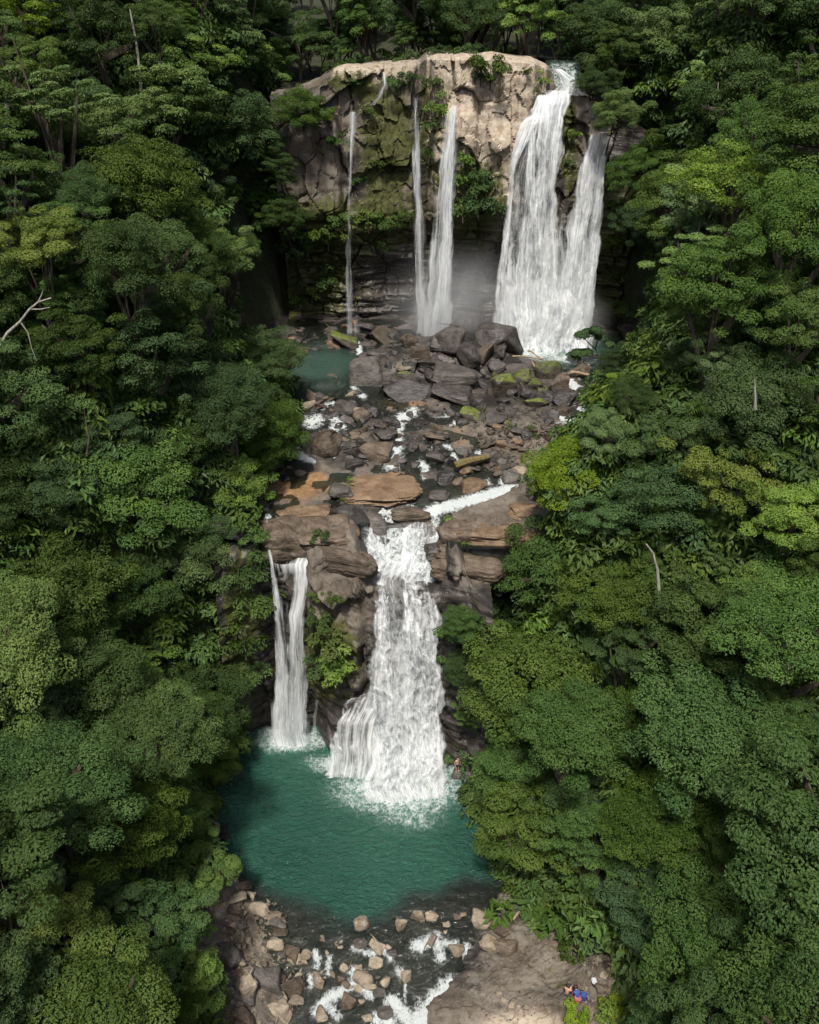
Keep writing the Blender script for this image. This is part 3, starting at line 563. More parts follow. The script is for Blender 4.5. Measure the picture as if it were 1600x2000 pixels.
fall('small white step of the river just above the tall right fall', [
    ([(128, 1068, 1088, 116.2, .42), (140, 1078, 1106, 114.6, .46), (152, 1088, 1126, 113.4, .42), (168, 1086, 1144, 112.3, .40), (186, 1070, 1148, 111.2, .40)], 'back', .15, .35, .3),
    ([(130, 1072, 1090, 116.0, .46), (146, 1084, 1110, 114.0, .48), (170, 1090, 1138, 112.2, .42), (184, 1084, 1142, 111.3, .42)], 'mid', .3, .35, .3)])
fall('faint veil of spray drops between the two right columns of upper fall', [
    ([(380, 1086, 1106, 106.4, .05), (480, 1078, 1110, 105.6, .34), (560, 1070, 1112, 105.0, .52), (660, 1050, 1120, 104.2, .7)], 'uback', .2, .5, .5)])
fall('narrow twin-stranded left fall of the lower cascade into the green pool', [
    ([(1012, 521, 527, 63.5, .6), (1060, 519, 531, 61.8, .6), (1100, 527, 541, 60.9, .6), (1130, 527, 548, 60.6, .6), (1200, 531, 556, 60.4, .6), (1280, 534, 566, 60.2, .6), (1360, 532, 570, 60.1, .64), (1436, 528, 572, 60.2, .9)], 'mid', 0, .25, .3),
    ([(1084, 575, 616, 61.6, .52), (1096, 560, 618, 61.0, .56), (1112, 562, 618, 60.7, .52), (1150, 568, 606, 60.5, .55), (1200, 558, 598, 60.4, .58), (1280, 553, 606, 60.2, .50), (1360, 549, 606, 60.1, .48), (1436, 542, 605, 60.2, .8)], 'mid', 0, .3, .4),
    ([(1094, 532, 612, 61.1, .34), (1120, 534, 604, 60.7, .10), (1150, 534, 600, 60.5, .04), (1200, 536, 598, 60.4, .12), (1300, 536, 602, 60.2, .30), (1390, 534, 603, 60.1, .46), (1440, 528, 606, 60.1, .85)], 'back', .2, .3, .4),
    ([(1180, 534, 600, 60.4, .36), (1300, 538, 600, 60.2, .42), (1438, 534, 604, 60.1, .7)], 'front', .45, .3, .4)])
R1 = [(985, 735, 760, 69.6, .6), (1000, 718, 790, 68.6, .58), (1015, 714, 858, 67.6, .56), (1035, 702, 866, 66.2, .60), (1060, 696, 876, 64.6, .62), (1090, 710, 876, 63.4, .56), (1115, 716, 852, 62.0, .42), (1140, 722, 836, 60.6, .34), (1165, 722, 850, 59.6, .38), (1200, 720, 862, 58.9, .44), (1280, 720, 864, 58.2, .48), (1360, 716, 866, 57.4, .57), (1440, 722, 866, 56.6, .66), (1515, 712, 872, 55.6, .95)]
fall('wide white main cascade of the lower falls on the right', [
    (R1, 'cback', 0, .55, .6),
    ([(985, 738, 758, 69.4, .5), (1010, 718, 770, 67.8, .56), (1050, 700, 770, 65.0, .58), (1090, 714, 770, 63.2, .54), (1120, 720, 764, 61.6, .48), (1160, 724, 768, 59.6, .5), (1240, 724, 776, 58.4, .53), (1340, 722, 780, 57.4, .56), (1440, 726, 786, 56.4, .66), (1512, 722, 796, 55.4, .9)], 'cmid', .4, .6, .6),
    ([(1005, 800, 856, 67.6, .48), (1050, 770, 872, 65.0, .55), (1095, 776, 868, 63.0, .54), (1125, 780, 842, 61.2, .42), (1160, 784, 848, 59.5, .52), (1240, 782, 862, 58.3, .56), (1340, 784, 866, 57.4, .58), (1440, 788, 864, 56.4, .66), (1512, 780, 870, 55.4, .9)], 'cmid', .5, .6, .6),
    ([(1180, 726, 770, 59.2, .40), (1280, 730, 784, 58.0, .46), (1380, 736, 800, 57.0, .5), (1500, 740, 820, 55.4, .7)], 'cfront', .9, .7, .5),
    ([(1150, 790, 846, 59.8, .44), (1250, 796, 860, 58.2, .5), (1380, 800, 860, 57.0, .5), (1500, 790, 862, 55.4, .7)], 'cfront', 1.0, .7, .6),
    ([(1420, 730, 860, 56.2, .35), (1470, 716, 866, 55.4, .55), (1525, 700, 880, 54.6, .72)], 'cfront', 1.0, .9, .9)])
fall('stepped veil of white water fanning over the dark ledges left of main cascade', [
    ([(1345, 712, 740, 58.8, .45), (1362, 668, 740, 58.0, .5), (1384, 658, 738, 57.9, .42), (1402, 652, 738, 57.1, .52), (1440, 642, 738, 56.9, .44), (1452, 640, 738, 56.4, .55), (1500, 630, 740, 56.2, .62)], 'cmid', .25, .3, .25),
    ([(1350, 700, 740, 58.5, .42), (1400, 652, 738, 57.0, .44), (1500, 632, 738, 56.1, .5)], 'mid', .5, .25, .25)])
fall('thin trickle on the dark rock at the foot of mossy buttress', [
    ([(1362, 612, 632, 59.4, .42), (1400, 606, 628, 59.4, .42), (1438, 604, 622, 59.6, .45)], 'mid', .2, .2, .2)])

# spray hanging at the foot of the upper falls
def mist(loc, sc, dens, label):
    k = N('mist'); tc = k.n('ShaderNodeTexCoord').outputs['Object']
    r = k.n('ShaderNodeVectorMath', {0: tc}, operation='LENGTH').outputs['Value']
    f = k.math('POWER', k.step(r, 0.0, 1.0, 1.0, 0.0), 1.3)
    f = k.math('MULTIPLY', f, k.math('MULTIPLY', k.step(k.noise(tc, 1.6, 3, .6), .3, .75), dens))
    pv = k.n('ShaderNodeVolumePrincipled', {'Density': f, 'Color': (.95, .97, 1, 1), 'Anisotropy': .2}); m = k.end(pv, True)
    bm = bmesh.new(); bmesh.ops.create_icosphere(bm, subdivisions=2, radius=1.05); me = bpy.data.meshes.new('mist'); bm.to_mesh(me); bm.free()
    o = put('mist', me, m); o.location = loc; o.scale = sc; tag(o, label, kind='stuff')
mist(tuple(at_y(1075, 630, 103.5)), (9, 4.5, 7), .55, 'white spray boiling at the foot of the tall right upper fall')
mist(tuple(at_y(890, 590, 104.5)), (12, 5, 9), .34, 'faint spray drifting in front of the middle upper falls')
mist(tuple(at_z(800, 1490, 1.5)), (5.5, 3, 4), .30, 'white spray at the foot of the main lower cascade')
# ------------------------------------------------------------------ boulders
def rock_mesh(seed, cuts, sub, sharp):
    r = random.Random(seed); bm = bmesh.new()
    for i in range(cuts):
        v = Vector((r.uniform(-1, 1), r.uniform(-1, 1), r.uniform(-1, 1)))
        m = max(abs(v.x), abs(v.y), abs(v.z)); v = v/m*r.uniform(.82, 1.0) if r.random() < sharp else v.normalized()*r.uniform(.9, 1.05)
        bm.verts.new(v)
    res = bmesh.ops.convex_hull(bm, input=bm.verts[:])
    bmesh.ops.delete(bm, geom=list({g for g in res['geom_interior']+res['geom_unused'] if isinstance(g, bmesh.types.BMVert)}), context='VERTS')
    bmesh.ops.dissolve_limit(bm, angle_limit=math.radians(14), verts=bm.verts[:], edges=bm.edges[:])
    bmesh.ops.bevel(bm, geom=bm.edges[:], offset=.15, segments=3, affect='EDGES', profile=.55)
    bmesh.ops.triangulate(bm, faces=bm.faces[:])
    bmesh.ops.subdivide_edges(bm, edges=[e for e in bm.edges if e.calc_length() > .35], cuts=sub, use_grid_fill=True)
    bmesh.ops.triangulate(bm, faces=bm.faces[:])
    P = np.array([v.co for v in bm.verts]); n = fbm(P[:, 0]*1.3, P[:, 1]*1.3, P[:, 2]*1.3, 3, seed)*.16+fbm(P[:, 0]*4, P[:, 1]*4, P[:, 2]*4, 3, seed+5)*.07
    for v, k in zip(bm.verts, n): v.co += v.co.normalized()*float(k)
    me = bpy.data.meshes.new('boulder'); bm.to_mesh(me); bm.free()
    for p in me.polygons: p.use_smooth = False
    me.materials.append(ROCK['grey']); return me
RM = [rock_mesh(100+i, 10+(i % 5)*2, 2, .75) for i in range(14)]       # angular blocks
RR = [rock_mesh(200+i, 30, 2, .45) for i in range(4)]                  # rounder
def mass_mesh(seed):
    bm = bmesh.new(); bmesh.ops.create_icosphere(bm, subdivisions=5, radius=1); P = np.array([v.co for v in bm.verts]); g = np.random.default_rng(seed); pw = 5.5
    D = P/np.linalg.norm(P, axis=1)[:, None]; r = (np.abs(D)**pw).sum(1)**(-1/pw); Q = D*r[:, None]
    n = fbm(Q[:, 0]*.9, Q[:, 1]*.9, Q[:, 2]*.9, 2, seed)*.42+facets(Q[:, 0]+Q[:, 1], Q[:, 2]-.4*Q[:, 1], .9, .6, seed, .8, .3)*.06+fbm(Q[:, 0]*3, Q[:, 1]*3, Q[:, 2]*5, 4, seed+3)*.08
    c = np.abs(fbm(Q[:, 0]*.8+.3, Q[:, 1]*.8, Q[:, 2]*1.5, 3, seed+7)); n = n-.10*sst(.05, 0, c)
    for v, q, k in zip(bm.verts, Q, n): v.co = Vector(q*(1+k))
    me = bpy.data.meshes.new('boulder'); bm.to_mesh(me); bm.free()
    for f in me.polygons: f.use_smooth = True
    me.materials.append(ROCK['brown']); return me
RL = [mass_mesh(300+i) for i in range(5)]               # water-worn bedrock masses
nrock = [0]
def boulder(px, py, wpx, hpx, tone, label=None, group=None, cat='boulder', name='boulder', rnd=False, rz=None, dz=0.0, flat=None, tilt=.16):
    p = surf_at(px, py+.22*hpx); ax = proj(p)[2]; s = ax/FPX
    dep = math.atan2(CAMZ-p[2], p[1]); W = wpx*s; Hs = hpx*s; Dp = .8*W
    if flat: Hz = flat*W; Dp = max(.3*W, (Hs-Hz*math.cos(dep))/math.sin(dep))
    else:
        Hz = (Hs-Dp*math.sin(dep)*.75)/math.cos(dep); Hz = min(max(Hz, .38*W), 1.15*W)
    pool = RL if rnd == 2 else RR if rnd else RM; me = pool[nrock[0] % len(pool)]; nrock[0] += 1
    o = bpy.data.objects.new(name, me); C.objects.link(o); own_mat(o, ROCK[tone])
    o.location = (p[0], p[1], p[2]+Hz*.22+dz); o.scale = (W*.56, Dp*.56, Hz*.62)
    o.rotation_euler = (random.uniform(-tilt, tilt), random.uniform(-tilt, tilt), random.uniform(-.5, .5)+random.choice([0, math.pi/2*0, math.pi]) if rz is None else rz)
    tag(o, label, cat, group); return o
BIG = [  # px, py, w, h, tone, label, round
 (677, 667, 56, 58, 'mossy', 'big leaning block with a mossy top at the right end of the green side pool', 0),
 (750, 656, 66, 56, 'brown', 'large brown squared boulder at the foot of the cliff between the two thin falls', 0),
 (793, 650, 34, 36, 'grey', 'grey block propped on the right of the large brown squared boulder', 0),
 (714, 729, 66, 70, 'grey', 'striped grey wedge-shaped boulder standing at the lower right of the side pool', 0),
 (714, 700, 40, 34, 'dark', 'dark boulder lying behind the striped wedge-shaped boulder', 0),
 (818, 697, 46, 50, 'brown', 'yellow-brown upright boulder left of the middle of the rock heap', 0),
 (790, 718, 30, 20, 'tan', 'small tan boulder at the foot of the yellow-brown upright boulder', 1),
 (922, 634, 58, 46, 'dark', 'dark grey capstone boulder on top of the rock heap below the middle fall', 0),
 (975, 663, 98, 74, 'dark', 'huge dark overhanging slab boulder at the left edge of the tall fall', 0),
 (872, 660, 70, 52, 'grey', 'big grey boulder in the middle of the heap under the middle fall', 0),
 (846, 640, 44, 36, 'grey', 'pale grey boulder on the left shoulder of the rock heap', 0),
 (900, 690, 80, 50, 'dark', 'dark grey boulder with driftwood in front of the overhanging slab', 0),
 (945, 690, 52, 52, 'brown', 'brown boulder tucked under the huge overhanging slab', 0),
 (888, 733, 90, 60, 'grey', 'big smooth grey boulder in the centre of the boulder field', 0),
 (884, 768, 82, 50, 'dark', 'flat faced dark grey boulder just below the big smooth grey one', 0),
 (790, 762, 104, 56, 'dark', 'wide dark ridged rock mass left of the smooth grey boulder', 0),
 (983, 758, 52, 60, 'mossy', 'dark boulder with moss streaks beside the white chute', 0),
 (1020, 735, 44, 36, 'mossy', 'rounded mossy boulder at the outlet of the right pool', 1),
 (1070, 722, 56, 50, 'mossy', 'pointed mossy boulder standing at the rim of right pool', 0),
 (1042, 748, 30, 22, 'mossy', 'small mossy boulder between the rounded and the pointed ones', 1),
 (1088, 750, 42, 46, 'brown', 'orange-topped boulder beside the right hand rapids', 0),
 (1100, 776, 54, 36, 'dark', 'dark slanted boulder at the left of right hand rapids', 0),
 (1062, 690, 42, 16, 'dark', 'low dark rock in the foam of the right pool', 0),
 (1135, 724, 34, 28, 'brown', 'reddish boulder at the right end of the right pool', 0),
 (1060, 776, 50, 28, 'dark', 'black wet boulder under the small white cascade', 0),
 (1030, 768, 34, 30, 'dark', 'black wet boulder right of the white chute', 1),
 (918, 805, 50, 34, 'mossy', 'bright green mossy boulder in the middle of the stream', 0),
 (968, 820, 46, 26, 'grey', 'grey flat topped boulder right of the bright mossy boulder', 0),
 (905, 824, 26, 20, 'dark', 'dark rock under the bright mossy boulder', 1),
 (636, 866, 66, 66, 'brown', 'big round-backed brown boulder with pale veins by the left bank', 1),
 (738, 880, 62, 50, 'brown', 'squared brown and grey boulder left of the middle cascade', 0),
 (694, 884, 28, 30, 'dark', 'dark rounded boulder between two little cascades', 1),
 (690, 906, 36, 28, 'dark', 'shiny dark boulder with white trickle below the two little cascades', 1),
 (674, 957, 66, 50, 'grey', 'squared boulder with green plants on top at the edge of orange pool', 0),
 (690, 1002, 68, 58, 'dark', 'dark angular boulder wedged at the lip left of main cascade', 0),
 (870, 936, 40, 36, 'dark', 'dark leaning boulder left of the tan squared boulder', 0),
 (917, 946, 56, 40, 'orange', 'tan squared boulder with cracks above the white chute', 0),
 (858, 966, 44, 22, 'grey', 'low grey boulder in shallow water left of the white chute', 1),
 (1003, 934, 46, 38, 'grey', 'big rounded grey boulder at the head of the white chute', 1),
 (963, 888, 36, 32, 'grey', 'smooth dark grey boulder at the centre right of the shelf', 1),
 (985, 914, 34, 24, 'grey', 'grey boulder behind the rounded one at the head of chute', 0),
 (756, 848, 46, 24, 'dark', 'flat dark rock left of the middle cascade top', 0),
 (852, 850, 44, 26, 'brown', 'squared brown rock in the dark water right of the middle cascade', 0),
 (900, 880, 30, 26, 'dark', 'dark rock right of the small double cascade', 0),
 (848, 895, 36, 30, 'dark', 'dark green-sided rock by the small double cascade', 0),
 (676, 793, 46, 30, 'grey', 'pale grey striped boulder below the side pool', 0),
 (705, 812, 40, 36, 'brown', 'brown ridge of rock below the striped wedge boulder', 0),
 (760, 826, 46, 30, 'dark', 'dark rock at the head of the middle cascade', 0),
 (600, 738, 36, 26, 'tan', 'tan boulder at the left of the dam below the side pool', 0),
 (624, 733, 32, 28, 'tan', 'tan rounded boulder on top of the dam below side pool', 0),
 (648, 748, 34, 42, 'brown', 'long brown boulder at the right of the dam', 0),
 (597, 757, 24, 26, 'brown', 'brown rounded boulder on the face of the dam', 1),
 (610, 775, 26, 30, 'tan', 'tan block low on the left of the dam', 0),
 (626, 776, 26, 24, 'grey', 'grey boulder low in the middle of the dam', 1),
 (672, 755, 28, 20, 'tan', 'tan flat boulder beside the little white outlet of the side pool', 0),
 (692, 768, 26, 18, 'dark', 'dark squared boulder below the little white outlet', 0),
 (648, 780, 26, 22, 'brown', 'brown boulder at the foot of the dam', 0),
 (695, 622, 24, 22, 'dark', 'black shiny block at the foot of the thin left ribbon fall', 0),
 (712, 640, 36, 24, 'dark', 'dark block in front of the thin left ribbon fall', 0),
 (1015, 918, 30, 22, 'tan', 'light boulder under the bright green tree', 0),
 # lower river
 (708, 1803, 30, 34, 'tan', 'lone tan boulder at the near edge of the green pool', 1),
 (815, 1791, 30, 32, 'tan', 'tan pointed boulder right of the pool outlet', 0),
 (843, 1788, 24, 22, 'tan', 'smaller tan boulder just right of the pointed outlet boulder', 1),
 (784, 1807, 26, 26, 'tan', 'split tan boulder in the middle of pool outlet', 0),
 (947, 1794, 50, 40, 'tan', 'large tan slanted boulder at the right of the pool outlet', 0),
 (955, 1838, 38, 34, 'tan', 'rounded tan boulder at the edge of the pale slab', 1),
 (988, 1842, 50, 40, 'brown', 'large brown flat boulder on the edge of the pale slab', 0),
 (985, 1815, 40, 22, 'brown', 'broken brown rock behind the large flat boulder', 0),
 (845, 1834, 26, 28, 'tan', 'tan block between two white chutes of the rapids', 0),
 (893, 1854, 32, 28, 'tan', 'tan squared boulder in the rapids nearest the slab', 0),
 (736, 1849, 34, 28, 'tan', 'yellowish boulder in the middle of rapids', 0),
 (705, 1840, 26, 20, 'grey', 'grey rounded stone upstream of the yellowish boulder', 1),
 (735, 1879, 28, 20, 'tan', 'flat tan stone below the yellowish boulder', 1),
 (710, 1908, 42, 34, 'tan', 'large tan boulder with smaller ones at the head of left rapid', 0),
 (752, 1916, 22, 22, 'tan', 'tan stone right of the large boulder at the left rapid', 0),
 (730, 1924, 24, 20, 'tan', 'tan stone tucked below the large boulder at left rapid', 0),
 (743, 1937, 28, 16, 'grey', 'flat grey stone at the end of the left stone cluster', 0),
 (795, 1908, 24, 26, 'tan', 'tan stone by the smooth white swell', 0),
 (685, 1956, 36, 34, 'brown', 'brown pointed boulder in the foam of left rapid', 0),
 (753, 1975, 30, 28, 'grey', 'smooth grey boulder at the bottom of the photo', 1),
 (624, 1910, 30, 50, 'tan', 'tall tan upright boulder beside the left bank', 0),
 (634, 1982, 42, 32, 'tan', 'tan flat boulder at the bottom edge left of rapids', 0),
 (672, 1890, 20, 20, 'tan', 'small tan wedge between the upright boulder and the rapids', 0),
 (718, 1987, 20, 16, 'tan', 'small tan stone near the bottom edge', 0),
 (522, 1912, 62, 66, 'grey', 'large grey-faced block of the left rubble bank', 0),
 (570, 1915, 50, 58, 'brown', 'large brown block at the water edge of left rubble bank', 0),
 (442, 1864, 56, 46, 'grey', 'big rounded grey boulder under the trees of the left bank', 1),
 (505, 1771, 40, 24, 'tan', 'tan ledge block at the top of the left rubble bank', 0),
 (535, 1788, 30, 16, 'tan', 'flat tan block jutting into the pool from the left bank', 0),
 (486, 1748, 26, 18, 'tan', 'pale stone at the upper end of left rubble bank', 0),
 (478, 1728, 32, 18, 'brown', 'brown stone under the foliage at the pool edge', 0),
 (578, 1872, 24, 20, 'tan', 'round tan stone at the inner edge of left bank', 1),
 (598, 1862, 24, 24, 'tan', 'tan stone in shallow water off left bank', 0),
 (480, 1925, 44, 46, 'tan', 'tan block with rust stain left of the grey-faced block', 0),
 (545, 1965, 44, 34, 'tan', 'pointed tan block near the bottom of left bank', 0),
 (470, 1985, 50, 40, 'brown', 'dark brown block at the bottom left of left bank', 0),
 (1180, 1903, 22, 16, 'tan', 'pale block at the right end of the slab', 0),
 (1175, 1930, 26, 22, 'brown', 'brown block beside the white bag', 0),
 (1135, 1865, 30, 16, 'grey', 'flat grey rock in the stony patch on the slab', 0),
 (1130, 1843, 18, 16, 'tan', 'yellowish stone at the top of the stony patch', 0),
]
for px, py, a, b, t, l, rd in BIG: boulder(px, py, a, b, t, l, 'boulders of the river', rnd=bool(rd))
# bedrock blocks at the lip of the lower falls
for px, py, a, b, t, l, fl, dz in [
 (560, 1034, 84, 84, 'brown', 'massive dark brown rock at the left lip of the lower falls', None, -1.2),
 (592, 1000, 84, 40, 'orange', 'low orange-brown bedrock ledge at the near edge of the orange pool', .3, -.3),
 (634, 1022, 92, 60, 'brown', 'layered brown rock with moss right of the massive lip rock', None, -1.0),
 (672, 1084, 104, 44, 'brown', 'brown cap rock on top of the mossy buttress', .4, -.7),
 (750, 946, 112, 56, 'orange', 'flat orange-brown slab in shallow water above the lip', .14, -.1),
 (800, 1005, 60, 26, 'brown', 'low brown rock splitting the white water at the lip', .3, 0),
 (892, 1030, 66, 62, 'brown', 'rounded brown slab end with green plants right of the main cascade', None, -1.0),
 (965, 1028, 150, 46, 'orange', 'long smooth brown slab rising to the right of the white chute', .16, -.5),
 (1040, 985, 80, 36, 'orange', 'upper end of the long brown slab under the green trees', .16, -.5),
 (915, 1100, 110, 56, 'brown', 'brown ledge rock under the slab beside the main cascade', .35, -.5),
 (862, 1072, 54, 40, 'dark', 'dark wet ledge at the right side of the upper white chute', .5, -.3)]:
    boulder(px, py, a, b, t, l, 'lip blocks', 'rock', 'rock_block', 2, tilt=.06, flat=fl, dz=dz, rz=random.uniform(-.25, .25))

# scattered smaller boulders, then loose rubble
def inside(poly, x, y):
    x = np.asarray(x, float); y = np.asarray(y, float); c = np.zeros(x.shape, bool)
    for (x1, y1), (x2, y2) in zip(poly, poly[1:]+poly[:1]):
        m = ((y1 > y) != (y2 > y)); c ^= m & (x < (x2-x1)*(y-y1)/((y2-y1) if y2 != y1 else 1e-9)+x1)
    return c
FIELDS = [  # polygon, count, size range px, tones, label stem
 ([(560, 640), (700, 630), (690, 690), (560, 690)], 22, (10, 26), ['dark', 'dark', 'brown', 'orange'], 'rock between side pool and cave,', 'rocks behind the side pool'),
 ([(700, 640), (830, 630), (950, 640), (1000, 700), (960, 760), (740, 740)], 44, (12, 38), ['grey', 'dark', 'dark', 'dark', 'brown', 'mossy'], 'rock of the heap under the middle fall,', 'rocks of the heap under the fall'),
 ([(575, 725), (660, 730), (720, 780), (700, 810), (600, 800)], 22, (12, 26), ['tan', 'brown', 'brown', 'grey'], 'rock of the dam below the side pool,', 'rocks of the dam'),
 ([(600, 800), (900, 790), (900, 900), (720, 930), (600, 850)], 60, (10, 30), ['dark', 'dark', 'dark', 'brown', 'grey'], 'rock among the stream riffles,', 'rocks among the riffles'),
 ([(960, 720), (1150, 740), (1110, 830), (980, 830)], 26, (12, 32), ['dark', 'dark', 'mossy', 'brown'], 'rock beside the right hand rapids,', 'rocks by the right hand rapids'),
 ([(960, 830), (1110, 830), (1100, 870), (1030, 930), (890, 940), (900, 880)], 52, (10, 28), ['brown', 'brown', 'grey', 'orange', 'dark'], 'rock of the dry rubble right of the stream,', 'rocks of the dry rubble'),
 ([(540, 890), (610, 900), (600, 930), (530, 940)], 9, (10, 24), ['dark', 'brown'], 'rock by the orange pool,', 'rocks by the orange pool'),
 ([(455, 1735), (545, 1770), (560, 1850), (600, 1880), (590, 1940), (560, 2000), (440, 2000), (425, 1890)], 46, (14, 40), ['tan', 'tan', 'brown', 'grey'], 'rock of the left rubble bank,', 'rocks of the left rubble bank'),
 ([(600, 1820), (760, 1800), (930, 1780), (800, 1870), (680, 1990), (610, 1990)], 30, (8, 18), ['tan', 'tan', 'dark', 'brown'], 'stone in the rapids below the pool,', 'stones in the rapids'),
]
TNR = {'dark': 'dark wet', 'grey': 'grey', 'brown': 'brown', 'tan': 'tan', 'mossy': 'mossy', 'orange': 'orange-brown'}
for poly, cnt, (s0, s1), tones, lab, grp in FIELDS:
    X0, Y0 = np.min(poly, 0); X1, Y1 = np.max(poly, 0); k = 0
    while k < cnt:
        x, y = random.uniform(X0, X1), random.uniform(Y0, Y1)
        if not inside(poly, x, y): continue
        s = s0+(s1-s0)*random.random()**1.8; t = random.choice(tones)
        side = ('left end', 'middle', 'right end')[min(2, int(3*(x-X0)/(X1-X0)))]; fb = ('back', 'front')[int(y > (Y0+Y1)/2)]
        lb = f"{'small' if s < s0+.2*(s1-s0) else 'large' if s > s0+.62*(s1-s0) else 'medium'} {TNR[t]} {lab} {fb} {side}"
        boulder(x, y, s*random.uniform(.9, 1.4), s*random.uniform(.7, 1.0), t, lb, grp, 'rock', 'rock', tilt=.35); k += 1
def rubble(name, label, poly, cnt, s0, s1, tones, seed):
    r = random.Random(seed); V = []; F = []; base = {}
    hull = []
    for i in range(6):
        bm = bmesh.new(); rr = random.Random(seed*10+i)
        for _ in range(9): bm.verts.new(Vector((rr.uniform(-1, 1), rr.uniform(-1, 1), rr.uniform(-.8, .8))))
        res = bmesh.ops.convex_hull(bm, input=bm.verts[:])
        bmesh.ops.delete(bm, geom=list({g for g in res['geom_interior']+res['geom_unused'] if isinstance(g, bmesh.types.BMVert)}), context='VERTS')
        bmesh.ops.triangulate(bm, faces=bm.faces[:]); bm.verts.index_update()
        hull.append((np.array([v.co for v in bm.verts]), np.array([[v.index for v in f.verts] for f in bm.faces]))); bm.free()
    X0, Y0 = np.min(poly, 0); X1, Y1 = np.max(poly, 0); k = 0; off = 0; VV = []; FF = []
    while k < cnt:
        x, y = r.uniform(X0, X1), r.uniform(Y0, Y1)
        if not inside(poly, x, y): continue
        p = surf_at(x, y); s = proj(p)[2]/FPX*(s0+(s1-s0)*r.random()**2)*.5; v, f = hull[r.randrange(6)]
        M = np.array(Matrix.Rotation(r.uniform(0, 6.3), 3, Vector((r.uniform(-1, 1), r.uniform(-1, 1), 1)).normalized()))
        VV.append((v*np.array([r.uniform(.8, 1.4), r.uniform(.8, 1.4), r.uniform(.5, .9)]))@M.T*s+np.array([p[0], p[1], p[2]+s*.2])); FF.append(f+off); off += len(v); k += 1
    me = mesh(name, np.vstack(VV), np.vstack(FF)); tag(put(name, me, ROCK[tones]), label, kind='stuff')
rubble('rubble', 'loose reddish stones filling the gaps of the dry rubble right of the stream', FIELDS[5][0], 420, 3, 10, 'brown', 1)
rubble('rubble', 'loose dark stones in the stream bed', [(590, 780), (960, 740), (1120, 780), (980, 900), (760, 930), (600, 860)], 700, 3, 10, 'dark', 2)
rubble('rubble', 'loose grey stones of the heap under the falls', [(560, 640), (1000, 630), (980, 760), (600, 790)], 500, 3, 11, 'grey', 3)
rubble('rubble', 'loose tan stones of the left bank below the pool', [(450, 1730), (560, 1770), (560, 1860), (600, 1880), (560, 2000), (440, 2000), (430, 1880)], 420, 4, 16, 'tan', 4)
rubble('rubble', 'scattered grit and pebbles on the flat slab', [(900, 1900), (1060, 1800), (1190, 1860), (1190, 1990), (900, 1995)], 260, 2, 6, 'brown', 7)
rubble('rubble', 'small stones of the stony patch on the slab', [(1060, 1850), (1130, 1820), (1190, 1860), (1200, 1950), (1120, 1960), (1150, 1900)], 260, 3, 9, 'tan', 5)
rubble('rubble', 'wet cobbles at the shallow outlet of the pool', [(560, 1800), (930, 1770), (930, 1800), (760, 1850), (560, 1860)], 160, 3, 9, 'dark', 6)
# row of pale stones along the crack in the slab
for i, (a, b, s) in enumerate([(975, 1940, 12), (985, 1953, 13), (1000, 1962, 13), (1013, 1963, 10), (1025, 1966, 13), (1048, 1965, 12)]):
    boulder(a, b, s*1.2, s*.8, 'tan', ('first', 'second', 'third', 'fourth', 'fifth', 'last')[i]+' pale stone from the left in the curved row on the slab', 'row of stones on the slab', 'stone', 'stone')

# ------------------------------------------------------------------ trees
def leaves_mesh(name, clumps, n, size, up=.6, droop=.25, seed=0, fill=.12, flat=.62, asp=.58):
    """clumps: array (k, 5) of x, y, z, radius, tint; every leaf a folded quad of its own"""
    g = np.random.default_rng(seed); k = len(clumps); w_ = clumps[:, 3]**2; idx = g.choice(k, n, p=w_/w_.sum()); c = clumps[idx]
    d = g.normal(size=(n, 3)); d[:, 2] = np.where(g.random(n) < .72, np.abs(d[:, 2]), d[:, 2]*.6); d /= np.linalg.norm(d, axis=1)[:, None]
    lump = 1+.28*fbm(d[:, 0]*2+c[:, 0], d[:, 1]*2+c[:, 1], d[:, 2]*2+c[:, 2], 3, seed)
    rad = c[:, 3]*lump*np.where(g.random(n) < fill, g.uniform(.3, .9, n), g.uniform(.86, 1.06, n))
    P = c[:, :3]+d*rad[:, None]*np.array([1, 1, flat])
    nm = d*.75+np.array([0, 0, up])+g.normal(size=(n, 3))*.38; nm /= np.linalg.norm(nm, axis=1)[:, None]
    t = d*np.array([1, 1, .15])+g.normal(size=(n, 3))*.55; t[:, 2] -= droop; t -= nm*(t*nm).sum(1)[:, None]; t /= np.linalg.norm(t, axis=1)[:, None]+1e-9
    b = np.cross(nm, t); L = size*g.uniform(.65, 1.3, n)[:, None]; W = L*asp
    V = np.stack([P-t*L*.5, P+b*W*.5+nm*L*.08, P+t*L*.5-nm*L*.1, P-b*W*.5+nm*L*.08], 1).reshape(-1, 3)
    lv = np.clip(c[:, 4]*.55+g.random(n)*.45, 0, 1)
    return mesh(name, V, np.arange(n*4).reshape(n, 4), False, {'lv': np.repeat(lv, 4)})
def crown_clumps(seed, nc, R, fz, cr, lob=.25, low=-.25, layers=0):
    g = np.random.default_rng(seed); i = np.arange(nc)+.5; z = 1-(1-low)*i/nc; ph = i*2.39996+g.uniform(0, 6)
    rr = np.sqrt(np.clip(1-z*z, 0, 1)); d = np.stack([rr*np.cos(ph), rr*np.sin(ph), z], -1)+g.normal(size=(nc, 3))*.10
    s = 1+lob*fbm(d[:, 0]*1.6, d[:, 1]*1.6, d[:, 2]*1.6, 2, seed)*2
    P = d*(R*s*g.uniform(.66, 1.08, nc))[:, None]*np.array([1, 1, fz])
    if layers: P[:, 2] = np.round(P[:, 2]/(R*fz/layers))*(R*fz/layers)+g.normal(size=nc)*.1
    r = cr*g.uniform(.65, 1.35, nc)
    return np.column_stack([P, r, g.random(nc)])
